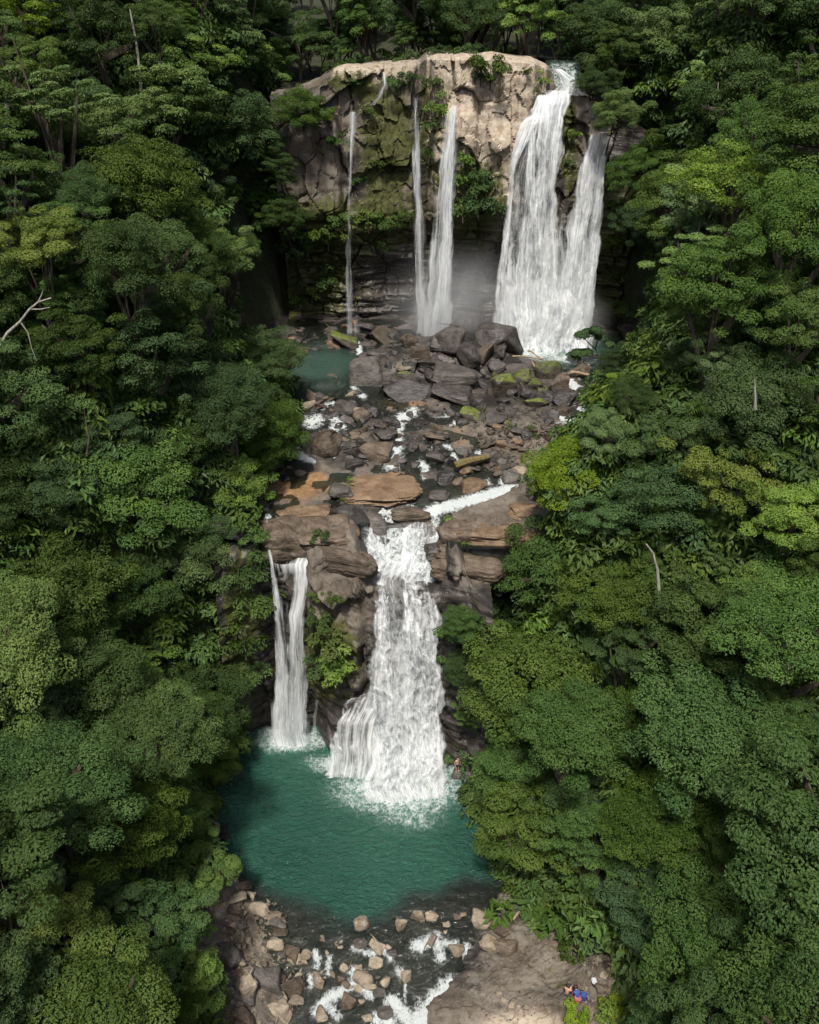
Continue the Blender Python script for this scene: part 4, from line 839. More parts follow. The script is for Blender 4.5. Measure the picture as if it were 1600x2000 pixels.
CROWN = [  # seed, clumps, R, fz, clump r, lobes, low, layers, leaves, leaf size, flat
 (1, 84, 4.2, .76, .95, .42, -.62, 0, 34000, .175, .66),
 (2, 58, 4.1, .84, 1.18, .46, -.62, 0, 34000, .185, .62),
 (3, 120, 4.3, .68, .78, .40, -.5, 0, 36000, .155, .66),
 (4, 66, 4.1, .82, 1.00, .52, -.6, 5, 28000, .205, .5),
 (5, 76, 4.1, .98, .98, .46, -.7, 0, 34000, .18, .62),
 (6, 46, 4.2, .74, 1.00, .60, -.55, 0, 21000, .22, .55),
 (7, 140, 4.3, .64, .72, .30, -.4, 0, 36000, .15, .7),
 (8, 70, 3.9, 1.15, .90, .50, -.75, 6, 30000, .19, .55),
 (9, 34, 4.2, .70, .95, .70, -.5, 4, 14000, .24, .45),
 (10, 90, 4.0, .90, .70, .60, -.6, 0, 26000, .17, .6),
]
CM = []; CC = []
for (sd, nc, R, fz, cr, lob, low, lay, nl, ls, fl) in CROWN:
    cl = crown_clumps(sd, nc, R, fz, cr, lob, low, lay); CC.append(cl)
    CM.append(leaves_mesh('crown', cl, nl, ls, seed=sd, flat=fl)); CM[-1].materials.append(LEAF['mid'])
SHR = []
for i in range(3):
    g = np.random.default_rng(60+i); nc = 9; P = g.normal(size=(nc, 3))*np.array([.55, .55, .35]); cl = np.column_stack([P, g.uniform(.3, .6, nc), g.random(nc)])
    SHR.append(leaves_mesh('foliage', cl, 900, .24, up=.5, droop=.5, seed=60+i, fill=.3, flat=.8, asp=.42)); SHR[-1].materials.append(LEAF['mid'])
def trunk_mesh(seed, clumps, pale=False):
    r = random.Random(seed); parts = []
    lean = [(r.uniform(-.3, .3), r.uniform(-.3, .3)) for _ in range(6)]
    pts = [(lean[i][0]*(1 if 0 < i < 5 else 0), lean[i][1]*(1 if 0 < i < 5 else 0), -.45+i*.26) for i in range(6)]   # z: 1 = crown centre
    parts.append(tube(pts, [.24, .21, .18, .16, .13, .08], 8))
    for j in range(7):
        c = clumps[int(j*len(clumps)/7.5)]; s = pts[3+j % 3]
        e = (c[0]*.86, c[1]*.86, 1+c[2]*.09); m = ((s[0]+e[0])*.42, (s[1]+e[1])*.42, (s[2]*.55+e[2]*.45))
        parts.append(tube([s, m, e], [.075, .05, .02], 5))
    V, F = join(parts); return mesh('trunk', V, F, True)
TM = [trunk_mesh(i, CC[i]) for i in range(len(CC))]
def spread(me):
    co = np.empty(len(me.vertices)*3, np.float32); me.vertices.foreach_get('co', co); return float(np.percentile(np.hypot(co[0::3], co[1::3]), 96))
CR = [spread(m) for m in CM]
for t in TM: t.materials.append(M_bark)
crowns = []      # (x, y, z, r)
def add_tree(cx, r, k, tone, label, group, name='rainforest_tree', cat='tree', rz=None, zs=1.0, ledge=False):
    x, y, z = cx; g = float(ground(x, y)); h = max(z-g, 2.2)
    if ledge: h = 4.5; g = z-h+.2; rz = 0.0      # rooted on a ledge of the cliff behind
    e = empty(name, (x, y, g-.2), random.uniform(0, 6.28) if rz is None else rz); s = r/CR[k]; st = random.uniform(.88, 1.14)
    tag(e, label, cat, group)
    c = bpy.data.objects.new('crown', CM[k]); C.objects.link(c); c.parent = e; c.location = (0, 0, h); c.scale = (s*st, s/st, s*zs); own_mat(c, LEAF[tone])
    c.rotation_euler = (random.uniform(-.22, .22), random.uniform(-.22, .22), 0)
    t = bpy.data.objects.new('trunk', TM[k]); C.objects.link(t); t.parent = e; t.scale = (s, s, h)
    if ledge: t.scale = (s*.8, s*.8, 4.2); t.rotation_euler = (.75, 0, 0); t.location = (0, 2.9, 1.2)
    crowns.append((x, y, z, r)); return e
def canopy_hit(px, py, h):
    d = ray(px, py); t = np.linspace(9/d[1], 175/d[1], 900); P = CAM+d[None]*t[:, None]
    m = P[:, 2] < ground_q(P[:, 0], P[:, 1])+h
    m |= P[:, 2] < np.where((P[:, 1] > 62) & (P[:, 1] < 112), shelf_base(P[:, 1])+min(h, 3), -99)
    return P[int(np.argmax(m))] if m.any() else None
# prominent trees: px, py of the crown centre, radius px, height above ground (m), crown type, tone, label
TREES = [
 (1380, 1420, 170, 13, 0, 'mid', 'very broad round-topped tree on the right slope beside the green pool'),
 (1300, 1600, 120, 11, 2, 'mid', 'round dark green tree below the very broad one on right slope'),
 (1420, 1830, 165, 9, 6, 'mid', 'wide smooth fine-leaved tree near the bottom right'),
 (1030, 1340, 150, 13, 1, 'olive', 'tall olive green tree leaning over the right edge of the lower falls'),
 (1015, 1490, 84, 9, 4, 'mid', 'bright drooping tree beside the bathing ledge right of the pool'),
 (1045, 1615, 118, 10, 5, 'olive', 'olive leafed tree overhanging the right rim of the green pool'),
 (1150, 1560, 90, 6, 7, 'dark', 'dark tree in the gap right of the pool'),
 (930, 1200, 72, 10, 3, 'dark', 'dark tree overhanging the right edge of the main cascade'),
 (1080, 1090, 120, 12, 0, 'mid', 'dense tree above the right side of main cascade'),
 (1210, 1150, 110, 11, 2, 'olive', 'tree with pale dotted crown right of the brown slab'),
 (1118, 930, 92, 11, 1, 'lime', 'bright lime green tree at the head of the white chute'),
 (1185, 840, 58, 7, 4, 'pale', 'pale green tree hiding the right hand rapids'),
 (1290, 840, 95, 9, 5, 'olive', 'olive brown tinted tree above the wooden railing'),
 (1470, 760, 120, 11, 0, 'olive', 'sunlit broad tree at the right level with the boulder field'),
 (1420, 920, 115, 11, 5, 'yellow', 'yellowish speckled tree in the middle of the right slope'),
 (1300, 970, 105, 11, 1, 'mid', 'mid green tree left of the yellowish speckled tree'),
 (1550, 1000, 95, 12, 3, 'lime', 'bright layered tree at the right frame edge'),
 (1570, 620, 90, 12, 4, 'olive', 'olive tall tree at the right edge level with the upper falls foot'),
 (1185, 235, 62, 7, 1, 'pale', 'tree overhanging the right hand column of the upper fall'),
 (1165, 60, 90, 12, 0, 'dark', 'dark tree on the plateau right of the river lip'),
 (1330, 90, 110, 13, 5, 'pale', 'pale blue-green open tree on the upper right slope'),
 (1215, 700, 42, 6, 4, 'dark', 'dark tree at the right end of the right pool'),
 (1235, 765, 48, 6, 2, 'dark', 'dark low tree beside the right hand rapids'),
 (330, 200, 110, 14, 3, 'pale', 'layered pale green tree on the upper left slope'),
 (270, 350, 125, 14, 0, 'olive', 'big sunlit rounded tree in the middle of the upper left slope'),
 (60, 130, 90, 14, 5, 'olive', 'loose pale topped tree at the upper left edge'),
 (430, 330, 100, 12, 4, 'dark', 'dark tree left of the upper cliff'),
 (520, 360, 80, 9, 7, 'dark', 'dark columnar tree touching the left end of upper cliff'),
 (75, 470, 95, 13, 5, 'yellow', 'straw tinted open crowned tree at the left edge'),
 (430, 490, 75, 12, 3, 'pale', 'pale layered tree pointing at the cave below upper cliff'),
 (300, 480, 95, 12, 0, 'olive', 'olive tree with hanging vines left of the cave'),
 (520, 700, 75, 7, 2, 'olive', 'reddish olive bushy tree left of the side pool'),
 (520, 840, 80, 8, 4, 'mid', 'glossy tree touching the left end of the boulder field'),
 (460, 960, 75, 9, 1, 'lime', 'bright yellow-green tree at the left rim of the orange pool'),
 (90, 1160, 170, 13, 2, 'olive', 'very broad dense tree at the left edge beside lower falls'),
 (260, 1010, 130, 12, 1, 'mid', 'wide tree left of the orange pool level with the lip'),
 (380, 1150, 105, 11, 0, 'pale', 'rounded greyish green tree left of the twin-stranded fall'),
 (160, 1340, 130, 12, 4, 'olive', 'big mottled tree on the left slope beside the lower falls'),
 (380, 1370, 105, 11, 2, 'blue', 'fine leaved bluish tree overhanging the left side of the pool'),
 (410, 1460, 70, 8, 6, 'olive', 'dense small-leaved tree at the left corner of the pool'),
 (250, 1610, 115, 10, 1, 'olive', 'yellow-green tree on the left slope beside the pool'),
 (355, 1590, 58, 7, 2, 'mid', 'round tree at the left shore of the pool'),
 (408, 1700, 66, 7, 5, 'lime', 'bright green tree overhanging the left shore of the pool'),
 (110, 1830, 140, 9, 7, 'yellow', 'feathery yellow-green tree at the bottom left'),
 (310, 1800, 105, 9, 5, 'mid', 'glossy tree above the left rubble bank'),
 (372, 1930, 78, 7, 3, 'lime', 'feathery bright lime tree at the bottom beside the rubble bank'),
 (230, 1950, 110, 8, 2, 'mid', 'round tree at the bottom edge left of the lime tree'),
]
for px, py, rp, h, k, tone, lab in TREES:
    p = canopy_hit(px, py, h)
    if p is None: p = at_y(px, py, 122)
    r = rp*proj(p)[2]/FPX; c = p+ray(px, py)*(r*.35); add_tree((c[0], c[1], c[2]), r, k, tone, lab, 'prominent rainforest trees')
for px, py, rp, yy, k, tone, lab in [
 (1204, 226, 56, 104.5, 1, 'pale', 'pale tree overhanging the top of the right hand white column'),
 (1240, 335, 54, 103.5, 4, 'mid', 'mid green tree beside the middle of the right hand white column'),
 (1165, 160, 44, 110.5, 2, 'dark', 'dark tree at the right edge of the small white river step'),
 (1250, 430, 58, 102, 0, 'dark', 'dark tree over the shaded wall right of the upper fall'),
 (1215, 100, 70, 113, 5, 'olive', 'olive tree on the rim behind the right hand white column'),
 (585, 215, 50, 107.5, 4, 'mid', 'tree hanging over the upper left end of the upper cliff'),
 (545, 330, 48, 104, 7, 'dark', 'dark tree hugging the left end of the upper cliff'),
 (556, 425, 46, 103, 1, 'dark', 'dark low tree over the cave below the left end of upper cliff'),
 (902, 1215, 42, 56.6, 4, 'mid', 'leafy tree on the rock right of the main cascade near its top'),
 (908, 1310, 44, 55.9, 1, 'dark', 'dark green tree on the rock right of the main cascade halfway down'),
 (914, 1398, 40, 55.2, 8, 'olive', 'low olive tree on the rock right of the main cascade above the bather')]:
    c = at_y(px, py, yy); add_tree(tuple(c), rp*proj(c)[2]/FPX, k, tone, lab, 'prominent rainforest trees', ledge=True)
OPEN = [(655, 138), (640, 170), (612, 200), (590, 240), (578, 340), (572, 410), (575, 450), (520, 500), (455, 600), (470, 625), (545, 650), (560, 700), (585, 740), (602, 860), (575, 890), (528, 930), (532, 985), (515, 1040), (525, 1150),
        (510, 1250), (485, 1330), (470, 1400), (482, 1440), (445, 1510), (412, 1600), (430, 1640), (478, 1690), (462, 1760), (440, 1830), (425, 1870), (462, 1930), (452, 2010), (1190, 2010), (1230, 1950), (1195, 1850), (1010, 1775),
        (960, 1700), (905, 1600), (932, 1540), (890, 1455), (868, 1350), (858, 1200), (885, 1120), (925, 1080), (965, 1005), (1060, 955), (1030, 890), (1100, 835), (1170, 790), (1140, 740), (1200, 710), (1255, 690), (1270, 610), (1240, 470), (1195, 310), (1140, 195), (1140, 130), (1085, 100), (850, 108), (830, 122)]
RAIL = [(1195, 885), (1245, 885), (1245, 928), (1195, 928)]
ang = np.linspace(0, 2*np.pi, 16, endpoint=False)
def clear(px, py, rp, tol=.86):
    x = px+np.cos(ang)*rp*tol; y = py+np.sin(ang)*rp*tol*.85
    return not (inside(OPEN, x, y).any() or inside(OPEN, np.array([px]), np.array([py])).any() or inside(RAIL, x, y).any() or abs(px-1220) < rp*.8 and abs(py-906) < rp*.7)
def near_water(px, py):
    x = px+np.outer(np.cos(ang), [70, 150, 260]); y = py+np.outer(np.sin(ang), [70, 150, 260]); m = inside(OPEN, x, y).any(0)
    return 0 if m[0] else 1 if m[1] else 2 if m[2] else 3
BAND = [(125, 'above the cliff rim'), (300, 'beside upper falls top'), (470, 'beside upper falls middle'), (640, 'beside upper falls foot'), (800, 'beside rock heap'),
        (950, 'beside stream riffles'), (1100, 'beside lower lip'), (1280, 'beside lower falls top'), (1450, 'beside lower falls foot'), (1600, 'beside pool back'), (1770, 'beside pool front'), (2100, 'beside rocky rapids')]
DIST = ['at the clearing edge', 'in the second row', 'halfway up', 'near the frame edge']
TN = {'dark': 'dark green', 'mid': 'mid green', 'olive': 'olive green', 'blue': 'bluish green', 'lime': 'bright lime', 'yellow': 'yellowish green', 'pale': 'pale green'}
used = {}
def tree_label(px, py, r, tone, small):
    b = next(t for lim, t in BAND if py < lim); side = 'left' if px < 760 else 'right'
    if py < 125 and 620 < px < 1090: return f"{TN[tone]} tree on the plateau above {('the left rim', 'the forked trickle', 'the pale block', 'the right rim')[min(3, int((px-620)/118))]}"
    sz = 'small' if r < 2.6 else 'broad' if r > 4.3 else 'medium'
    return f"{sz} {TN[tone]} tree {DIST[near_water(px, py)]} of {side} slope {b}"
tones_w = ['dark']*6+['mid']*7+['olive']*3+['blue']*2+['pale']*3+['lime']*2
def fill(n, r0, r1, h0, h1, gap, name, tol, small, tries=5000, beside=False):
    k = 0
    for _ in range(tries):
        if k >= n: break
        px, py = rng.uniform(-40, 1640), rng.uniform(-60, 2050)
        if beside: px = rng.uniform(-420, -40) if rng.random() < .5 else rng.uniform(1640, 2020)
        if inside(OPEN, np.array([px]), np.array([py])).any(): continue
        h = rng.uniform(h0, h1); p = canopy_hit(px, py, h)
        if p is None: continue
        r = rng.uniform(r0, r1); ax = proj(p)[2]; rp = r*FPX/ax
        if not clear(px, py, rp, tol): continue
        c = p+ray(px, py)*(r*.4)
        if c[2] > 57 and np.hypot(c[0], c[1]) < 45 or ax < 26: continue
        A = np.array(crowns); d = np.sqrt((A[:, 0]-c[0])**2+(A[:, 1]-c[1])**2+((A[:, 2]-c[2])*.8)**2)
        if (d < gap*(A[:, 3]+r)).any(): continue
        tone = random.choice(['dark', 'dark', 'mid', 'mid', 'blue'] if py > 1250 and px > 1150 else tones_w); add_tree(tuple(c), r, int(rng.integers(0, len(CM))), tone, tree_label(px, py, r, tone, small), 'understorey trees of the slopes' if small else 'rainforest trees of the slopes', name, 'tree', zs=rng.uniform(.85, 1.2)); k += 1  # lower-right crowns take darker leaf tones: cloud shade put into their colour
    return k
n1 = fill(130, 4.2, 6.2, 11, 16, .66, 'rainforest_tree', 1.08, False)
n2 = fill(110, 2.8, 4.2, 8, 13, .62, 'rainforest_tree', 1.08, False)
n4 = fill(44, 4.0, 6.0, 9, 14, .66, 'rainforest_tree', 1.08, False, 2500, True)
n3 = fill(170, 1.7, 2.8, 3.5, 8, .56, 'understorey_tree', 1.05, True, 8000)
# trees standing on the plateau behind the cliff
for i in range(26):
    x = -22+i*2.3+random.uniform(-1, 1); y = 121+random.uniform(-2.5, 3)+(9 if 14 < x < 24 else 0)+abs(x-4)*.02
    r = random.uniform(2.6, 4.4); g = float(ground(x, y)); z = g+random.uniform(4, 9); q = proj((x, y, z)); t = random.choice(['dark', 'mid', 'mid', 'olive', 'blue'])
    add_tree((x, y, z), r, int(rng.integers(0, len(CM))), t, tree_label(q[0], min(q[1], 120), r, t, False), 'trees on the plateau behind the cliff', zs=1.15)
# de-duplicate labels by place among look-alikes
bylab = {}
for o in C.objects:
    if o.get('category') == 'tree': bylab.setdefault(o['label'], []).append(o)
ORD = ['highest', 'second-highest', 'third-highest', 'fourth-highest', 'fifth-highest', 'sixth-highest', 'seventh-highest', 'eighth-highest']
for lab, os_ in bylab.items():
    if len(os_) > 1:
        os_.sort(key=lambda o: proj(np.array(o.location)+np.array([0, 0, 6.]))[1])
        for i, o in enumerate(os_[:8]): o['label'] = ORD[i]+' '+lab

# undergrowth between the trunks: leaf clumps on points of the slopes
def undergrowth(name, label, pts, objs, mat, smin, smax, seed):
    me = mesh(name, pts, np.array([[0, 0, 0]]) if False else np.zeros((0, 3), int)) if False else bpy.data.meshes.new(name)
    me.from_pydata([tuple(p) for p in pts], [], []); o = put(name, me)
    ng = bpy.data.node_groups.new(name, 'GeometryNodeTree'); ng.interface.new_socket('Geometry', in_out='INPUT', socket_type='NodeSocketGeometry'); ng.interface.new_socket('Geometry', in_out='OUTPUT', socket_type='NodeSocketGeometry')
    a = ng.nodes.new('NodeGroupInput'); b = ng.nodes.new('NodeGroupOutput'); iop = ng.nodes.new('GeometryNodeInstanceOnPoints'); oi = ng.nodes.new('GeometryNodeObjectInfo'); oi.inputs['Object'].default_value = objs
    r1 = ng.nodes.new('FunctionNodeRandomValue'); r1.data_type = 'FLOAT_VECTOR'; r1.inputs[0].default_value = (-.3, -.3, 0); r1.inputs[1].default_value = (.3, .3, 6.28)
    r2 = ng.nodes.new('FunctionNodeRandomValue'); r2.data_type = 'FLOAT'; r2.inputs[2].default_value = smin; r2.inputs[3].default_value = smax; r2.inputs['Seed'].default_value = seed
    L = ng.links.new; L(a.outputs[0], iop.inputs['Points']); L(oi.outputs['Geometry'], iop.inputs['Instance']); L(r1.outputs[0], iop.inputs['Rotation']); L(r2.outputs[1], iop.inputs['Scale']); L(iop.outputs[0], b.inputs[0])
    md = o.modifiers.new('scatter', 'NODES'); md.node_group = ng; tag(o, label, kind='stuff'); return o
for i, tn in enumerate(['dark', 'mid', 'olive']):
    mm = SHR[i].copy(); mm.materials.clear(); mm.materials.append(LEAF[tn]); src = bpy.data.objects.new('undergrowth_clump', mm)
    n = 7000; X = rng.uniform(-72, 80, n); Y = rng.uniform(8, 128, n); d = np.maximum(xl(Y)-X, X-xr(Y)); m = (d > np.where((Y < 48) & (X < 0), 3.2, 1.2))
    Z = ground(X, Y); q = proj(np.stack([X, Y, Z+1], -1)); m &= (q[0] > -420) & (q[0] < 2020) & (q[1] < 2080) & ~inside(OPEN, q[0], q[1])
    for ax_, ay_ in ((48, 0), (-48, 0), (0, 40), (0, -40), (34, 30), (-34, 30), (34, -30), (-34, -30)): m &= ~inside(OPEN, q[0]+ax_, q[1]+ay_)

    undergrowth('undergrowth', ['dark low undergrowth covering the slopes between the trunks', 'mid green low undergrowth covering the slopes between the trunks', 'dark ferny undergrowth on the steep banks'][i], np.stack([X, Y, Z+.2], -1)[m], src, None, 1.3, 3.0, i)

# shrubs and ferns on the rock
def shrub(px, py, rp, tone, label, cat='shrub', name='cliff_shrub', push=.35):
    p = surf_at(px, py); r = rp*proj(p)[2]/FPX; c = p-ray(px, py)*(r*push)
    e = empty(name, tuple(c), random.uniform(0, 6.28)); tag(e, label, cat, 'shrubs on the rocks'); s = r/1.05
    f = bpy.data.objects.new('foliage', SHR[random.randrange(3)]); C.objects.link(f); f.parent = e; f.scale = (s, s, s*.95); own_mat(f, LEAF[tone])
    st = tube([(0, 0, -1.0), (.05, .05, -.3), (0, 0, .3)], [.05, .04, .02], 5); put('stem', mesh('stem', *st, True), M_bark, e).scale = (s, s, s)
for a in [
 (958, 140, 36, 'olive', 'round bush growing on top of the pale cliff block'), (940, 150, 22, 'dark', 'smaller bush at the left foot of the round cliff-top bush'), (1060, 158, 15, 'lime', 'bright tuft on the right shoulder of the pale cliff block'), (1030, 140, 10, 'olive', 'tiny tuft between the two bushes of the pale block'),
 (922, 350, 34, 'mid', 'upper part of the hanging green patch between the middle and right upper falls'), (935, 395, 36, 'dark', 'lower part of the hanging green patch between the middle and right falls'), (905, 410, 26, 'olive', 'left lower tuft of the hanging green patch'), (915, 312, 20, 'lime', 'bright top tuft of the hanging green patch'), (950, 365, 24, 'mid', 'right tuft of the hanging green patch'),
 (845, 165, 22, 'olive', 'fern tuft right of the narrow left strand near its top'), (850, 210, 22, 'lime', 'bright fern tuft between the two middle upper falls'), (848, 250, 20, 'olive', 'fern tuft lower between the two middle upper falls'), (840, 295, 16, 'olive', 'lowest fern tuft between the two middle upper falls'),
 (775, 165, 20, 'mid', 'low bush on the rim between the trickle and the narrow strand'), (800, 155, 18, 'dark', 'dark bush on the rim left of narrow strand'), (690, 160, 14, 'olive', 'tuft on the left block of the upper cliff rim'), (640, 225, 22, 'mid', 'fern patch on the left shoulder of the upper cliff'), (720, 218, 16, 'olive', 'tuft under the forked trickle'), (655, 275, 18, 'mid', 'fern tuft left of the thin ribbon fall'), (745, 325, 20, 'olive', 'moss fern on the mossy wall right of the ribbon fall'),
 (705, 350, 16, 'mid', 'fern tuft beside the ribbon fall halfway down'), (720, 430, 26, 'olive', 'fern ledge right of the ribbon fall'), (760, 440, 24, 'mid', 'fern ledge left of the narrow strand'), (790, 425, 18, 'olive', 'small fern at the narrow strand'), (740, 480, 24, 'dark', 'dark fern under the ledge right of ribbon'), (640, 460, 32, 'olive', 'fern clump on the ledge left of the ribbon fall'), (600, 470, 34, 'mid', 'fern clump above the cave'), (655, 430, 22, 'olive', 'fern tuft just above the ledge left of ribbon'), (560, 490, 34, 'dark', 'dark fern over the left of the cave'), (610, 570, 26, 'yellow', 'yellow fern in the cave mouth'), (585, 590, 24, 'olive', 'olive fern low in the cave mouth'), (640, 545, 24, 'dark', 'dark fern at the right of the cave mouth'),
 (1215, 470, 26, 'olive', 'fern on the dark wall right of the upper fall'), (1205, 540, 24, 'yellow', 'yellow fern low on the dark wall right of the upper fall'), (1220, 600, 26, 'olive', 'fern at the foot of dark wall right of upper fall'), (1235, 420, 28, 'mid', 'fern high on the dark wall under the overhanging trees'), (1200, 400, 18, 'olive', 'small fern beside the right hand white column'), (1118, 265, 14, 'lime', 'tuft on the ridge between the two right columns'), (1112, 320, 14, 'olive', 'lower tuft on the ridge between the two right columns'),
 (640, 1255, 36, 'yellow', 'yellow-green shrub in the middle of the mossy buttress'), (660, 1290, 34, 'lime', 'bright lime shrub low on the mossy buttress'), (628, 1300, 30, 'olive', 'olive shrub at the lower left of the buttress'), (665, 1315, 24, 'yellow', 'yellow tips at the bottom of the buttress shrubs'), (625, 1215, 26, 'olive', 'fern at the upper left of the buttress'), (650, 1170, 16, 'olive', 'little fern below the cap rock of the buttress'), (618, 1165, 14, 'olive', 'tuft at the left edge of the buttress'), (625, 1050, 18, 'olive', 'moss tuft on the layered lip block'), (662, 962, 14, 'lime', 'leafy plant on the left of the squared boulder'), (690, 945, 12, 'lime', 'leafy plant on the right of the squared boulder'), (712, 700, 10, 'lime', 'bright tuft on the striped wedge boulder'), (885, 1030, 18, 'lime', 'green plants on the slab end right of main cascade'), (910, 1060, 14, 'yellow', 'yellow plant low on the slab end'),
 (650, 132, 20, 'dark', 'low dark bush on the left corner of the cliff rim'),
 (680, 124, 20, 'mid', 'low bush on the rim above the left cliff block'),
 (708, 122, 22, 'dark', 'dark bush on the rim left of the forked trickle'),
 (768, 116, 24, 'mid', 'bush on the rim between trickle and pale block'),
 (800, 114, 22, 'olive', 'olive bush at the left corner of the pale block rim'),
 (850, 104, 20, 'dark', 'dark bush behind the left of the pale block'),
 (885, 102, 22, 'olive', 'olive bush behind the pale block left of its middle'),
 (915, 102, 20, 'mid', 'mid green bush behind the middle of the pale block'),
 (948, 100, 22, 'olive', 'straw coloured bush behind the right half of the pale block'),
 (980, 100, 22, 'dark', 'dark bush behind the right end of the pale block'),
 (1010, 102, 20, 'olive', 'low olive bush where the pale block rim meets the river'),
 (505, 1110, 36, 'dark', 'dark shrub on the shaded cliff left of twin fall'), (490, 1180, 40, 'olive', 'olive shrub hanging on the cliff left of twin fall'), (478, 1260, 40, 'dark', 'dark shrub halfway down the cliff left of twin fall'), (505, 1050, 28, 'mid', 'shrub beside the thin side strand at the left lip'), (470, 1320, 34, 'olive', 'olive shrub low on the cliff left of twin fall'), (500, 1300, 18, 'dark', 'small dark fern near the left fall'),
 (880, 1300, 26, 'olive', 'shrub on the cliff right of the main cascade'), (882, 1230, 26, 'mid', 'shrub overhanging the right edge of cascade'), (1000, 835, 10, 'olive', 'green tuft in the dry rubble'), (1040, 850, 14, 'olive', 'larger green tuft in the dry rubble'),
 (1120, 1795, 26, 'mid', 'bush above the stony patch of the slab'), (1070, 1785, 26, 'olive', 'bush at the back edge of the slab'), (1205, 1965, 26, 'yellow', 'grassy tuft at the bottom right corner of the slab'), (1200, 1992, 30, 'lime', 'bright grassy clump at the bottom right of the slab'), (1125, 1990, 26, 'lime', 'grass tuft at the bottom edge of the slab')]:
    shrub(*a)

# small open tree by the right pool, palm-like tree, bare trunks, driftwood
def limb_tree(pts_px, ydepth, rad, mat, name, label, cat, group=None, taper=.35, base=None):
    P = [at_y(a, b, ydepth) for a, b in pts_px]; o0 = P[0]; e = empty(name, tuple(o0)); tag(e, label, cat, group)
    n = len(P); V, F = tube([tuple(p-o0) for p in P], [rad*(1-(1-taper)*i/(n-1)) for i in range(n)], 8); put('trunk', mesh('trunk', V, F, True), mat, e); return e, o0
def branch(e, o0, pts_px, ydepth, r0, r1, mat):
    P = [at_y(a, b, ydepth)-o0 for a, b in pts_px]; n = len(P)
    V, F = tube([tuple(p) for p in P], [r0+(r1-r0)*i/(n-1) for i in range(n)], 6); put('branch', mesh('branch', V, F, True), mat, e)
e, o0 = limb_tree([(1188, 740), (1184, 722), (1172, 700), (1163, 682)], 97.5, .16, M_bark, 'slender_tree', 'slender open tree with dark bare branches in front of the right pool', 'tree')
for bp in ([(1172, 700), (1150, 690), (1132, 690)], [(1163, 682), (1148, 668), (1138, 655)], [(1163, 682), (1168, 662), (1172, 645)], [(1178, 712), (1196, 696), (1206, 690)]): branch(e, o0, bp, 97.5, .09, .03, M_bark)
cl = np.array([[*(at_y(a, b, 97.5+random.uniform(-.6, .6))-o0), r, random.random()] for a, b, r in [(1130, 690, .9), (1118, 694, .7), (1145, 688, .8), (1136, 655, .9), (1150, 650, .9), (1165, 645, .8), (1174, 660, .7), (1206, 690, .8), (1190, 672, .6), (1125, 700, .6)]])
put('crown', leaves_mesh('crown', cl, 5200, .26, seed=91, flat=.5), LEAF['mid'], e)
def palm(px, py, rp, h, tone, label):
    p = canopy_hit(px, py, h); r = rp*proj(p)[2]/FPX; g = float(ground(p[0], p[1])); e = empty('palm', (p[0], p[1], g)); tag(e, label, 'palm', 'palms of the slopes')
    hh = p[2]-g; V, F = tube([(0, 0, -1), (.1, 0, hh*.5), (0, 0, hh)], [.14, .11, .09], 7); put('trunk', mesh('trunk', V, F, True), M_bark, e)
    for j in range(9):
        a = j*.698+random.uniform(-.2, .2); VV = []; FF = []; L = r*random.uniform(.85, 1.1)
        spine = [Vector((math.cos(a)*L*t, math.sin(a)*L*t, hh+L*(.55*t-.75*t*t))) for t in np.linspace(0, 1, 15)]
        side = Vector((-math.sin(a), math.cos(a), 0))
        for i in range(1, 15):
            for sg in (-1, 1):
                q = spine[i]; ll = L*.34*math.sin(math.pi*min(.97, (i+1.5)/16))*1.1; tip = q+side*sg*ll+(spine[i]-spine[i-1])*1.2-Vector((0, 0, ll*.25)); wv = (spine[i]-spine[i-1])*.42; k = len(VV)
                VV += [q-wv, (q+tip)/2-wv*.7+Vector((0, 0, .03)), tip, (q+tip)/2+wv*.7+Vector((0, 0, .03))]; FF.append((k, k+1, k+2, k+3))
        put('frond', mesh('frond', [tuple(v) for v in VV], FF, False, {'lv': [random.uniform(.3, 1) for _ in VV]}), LEAF[tone], e)
palm(455, 815, 46, 9, 'lime', 'bright lime palm-like tree on the left beside the boulder field')
palm(470, 790, 30, 8, 'pale', 'small pale palm just above the bright lime palm')
palm(1385, 790, 50, 9, 'mid', 'green palm below the sunlit broad tree on the right')
palm(1400, 1610, 40, 6, 'dark', 'dark palm in the gap of the right slope beside the pool')
def depth_at(px, py, h):
    p = canopy_hit(px, py, h); return p[1]-1.5
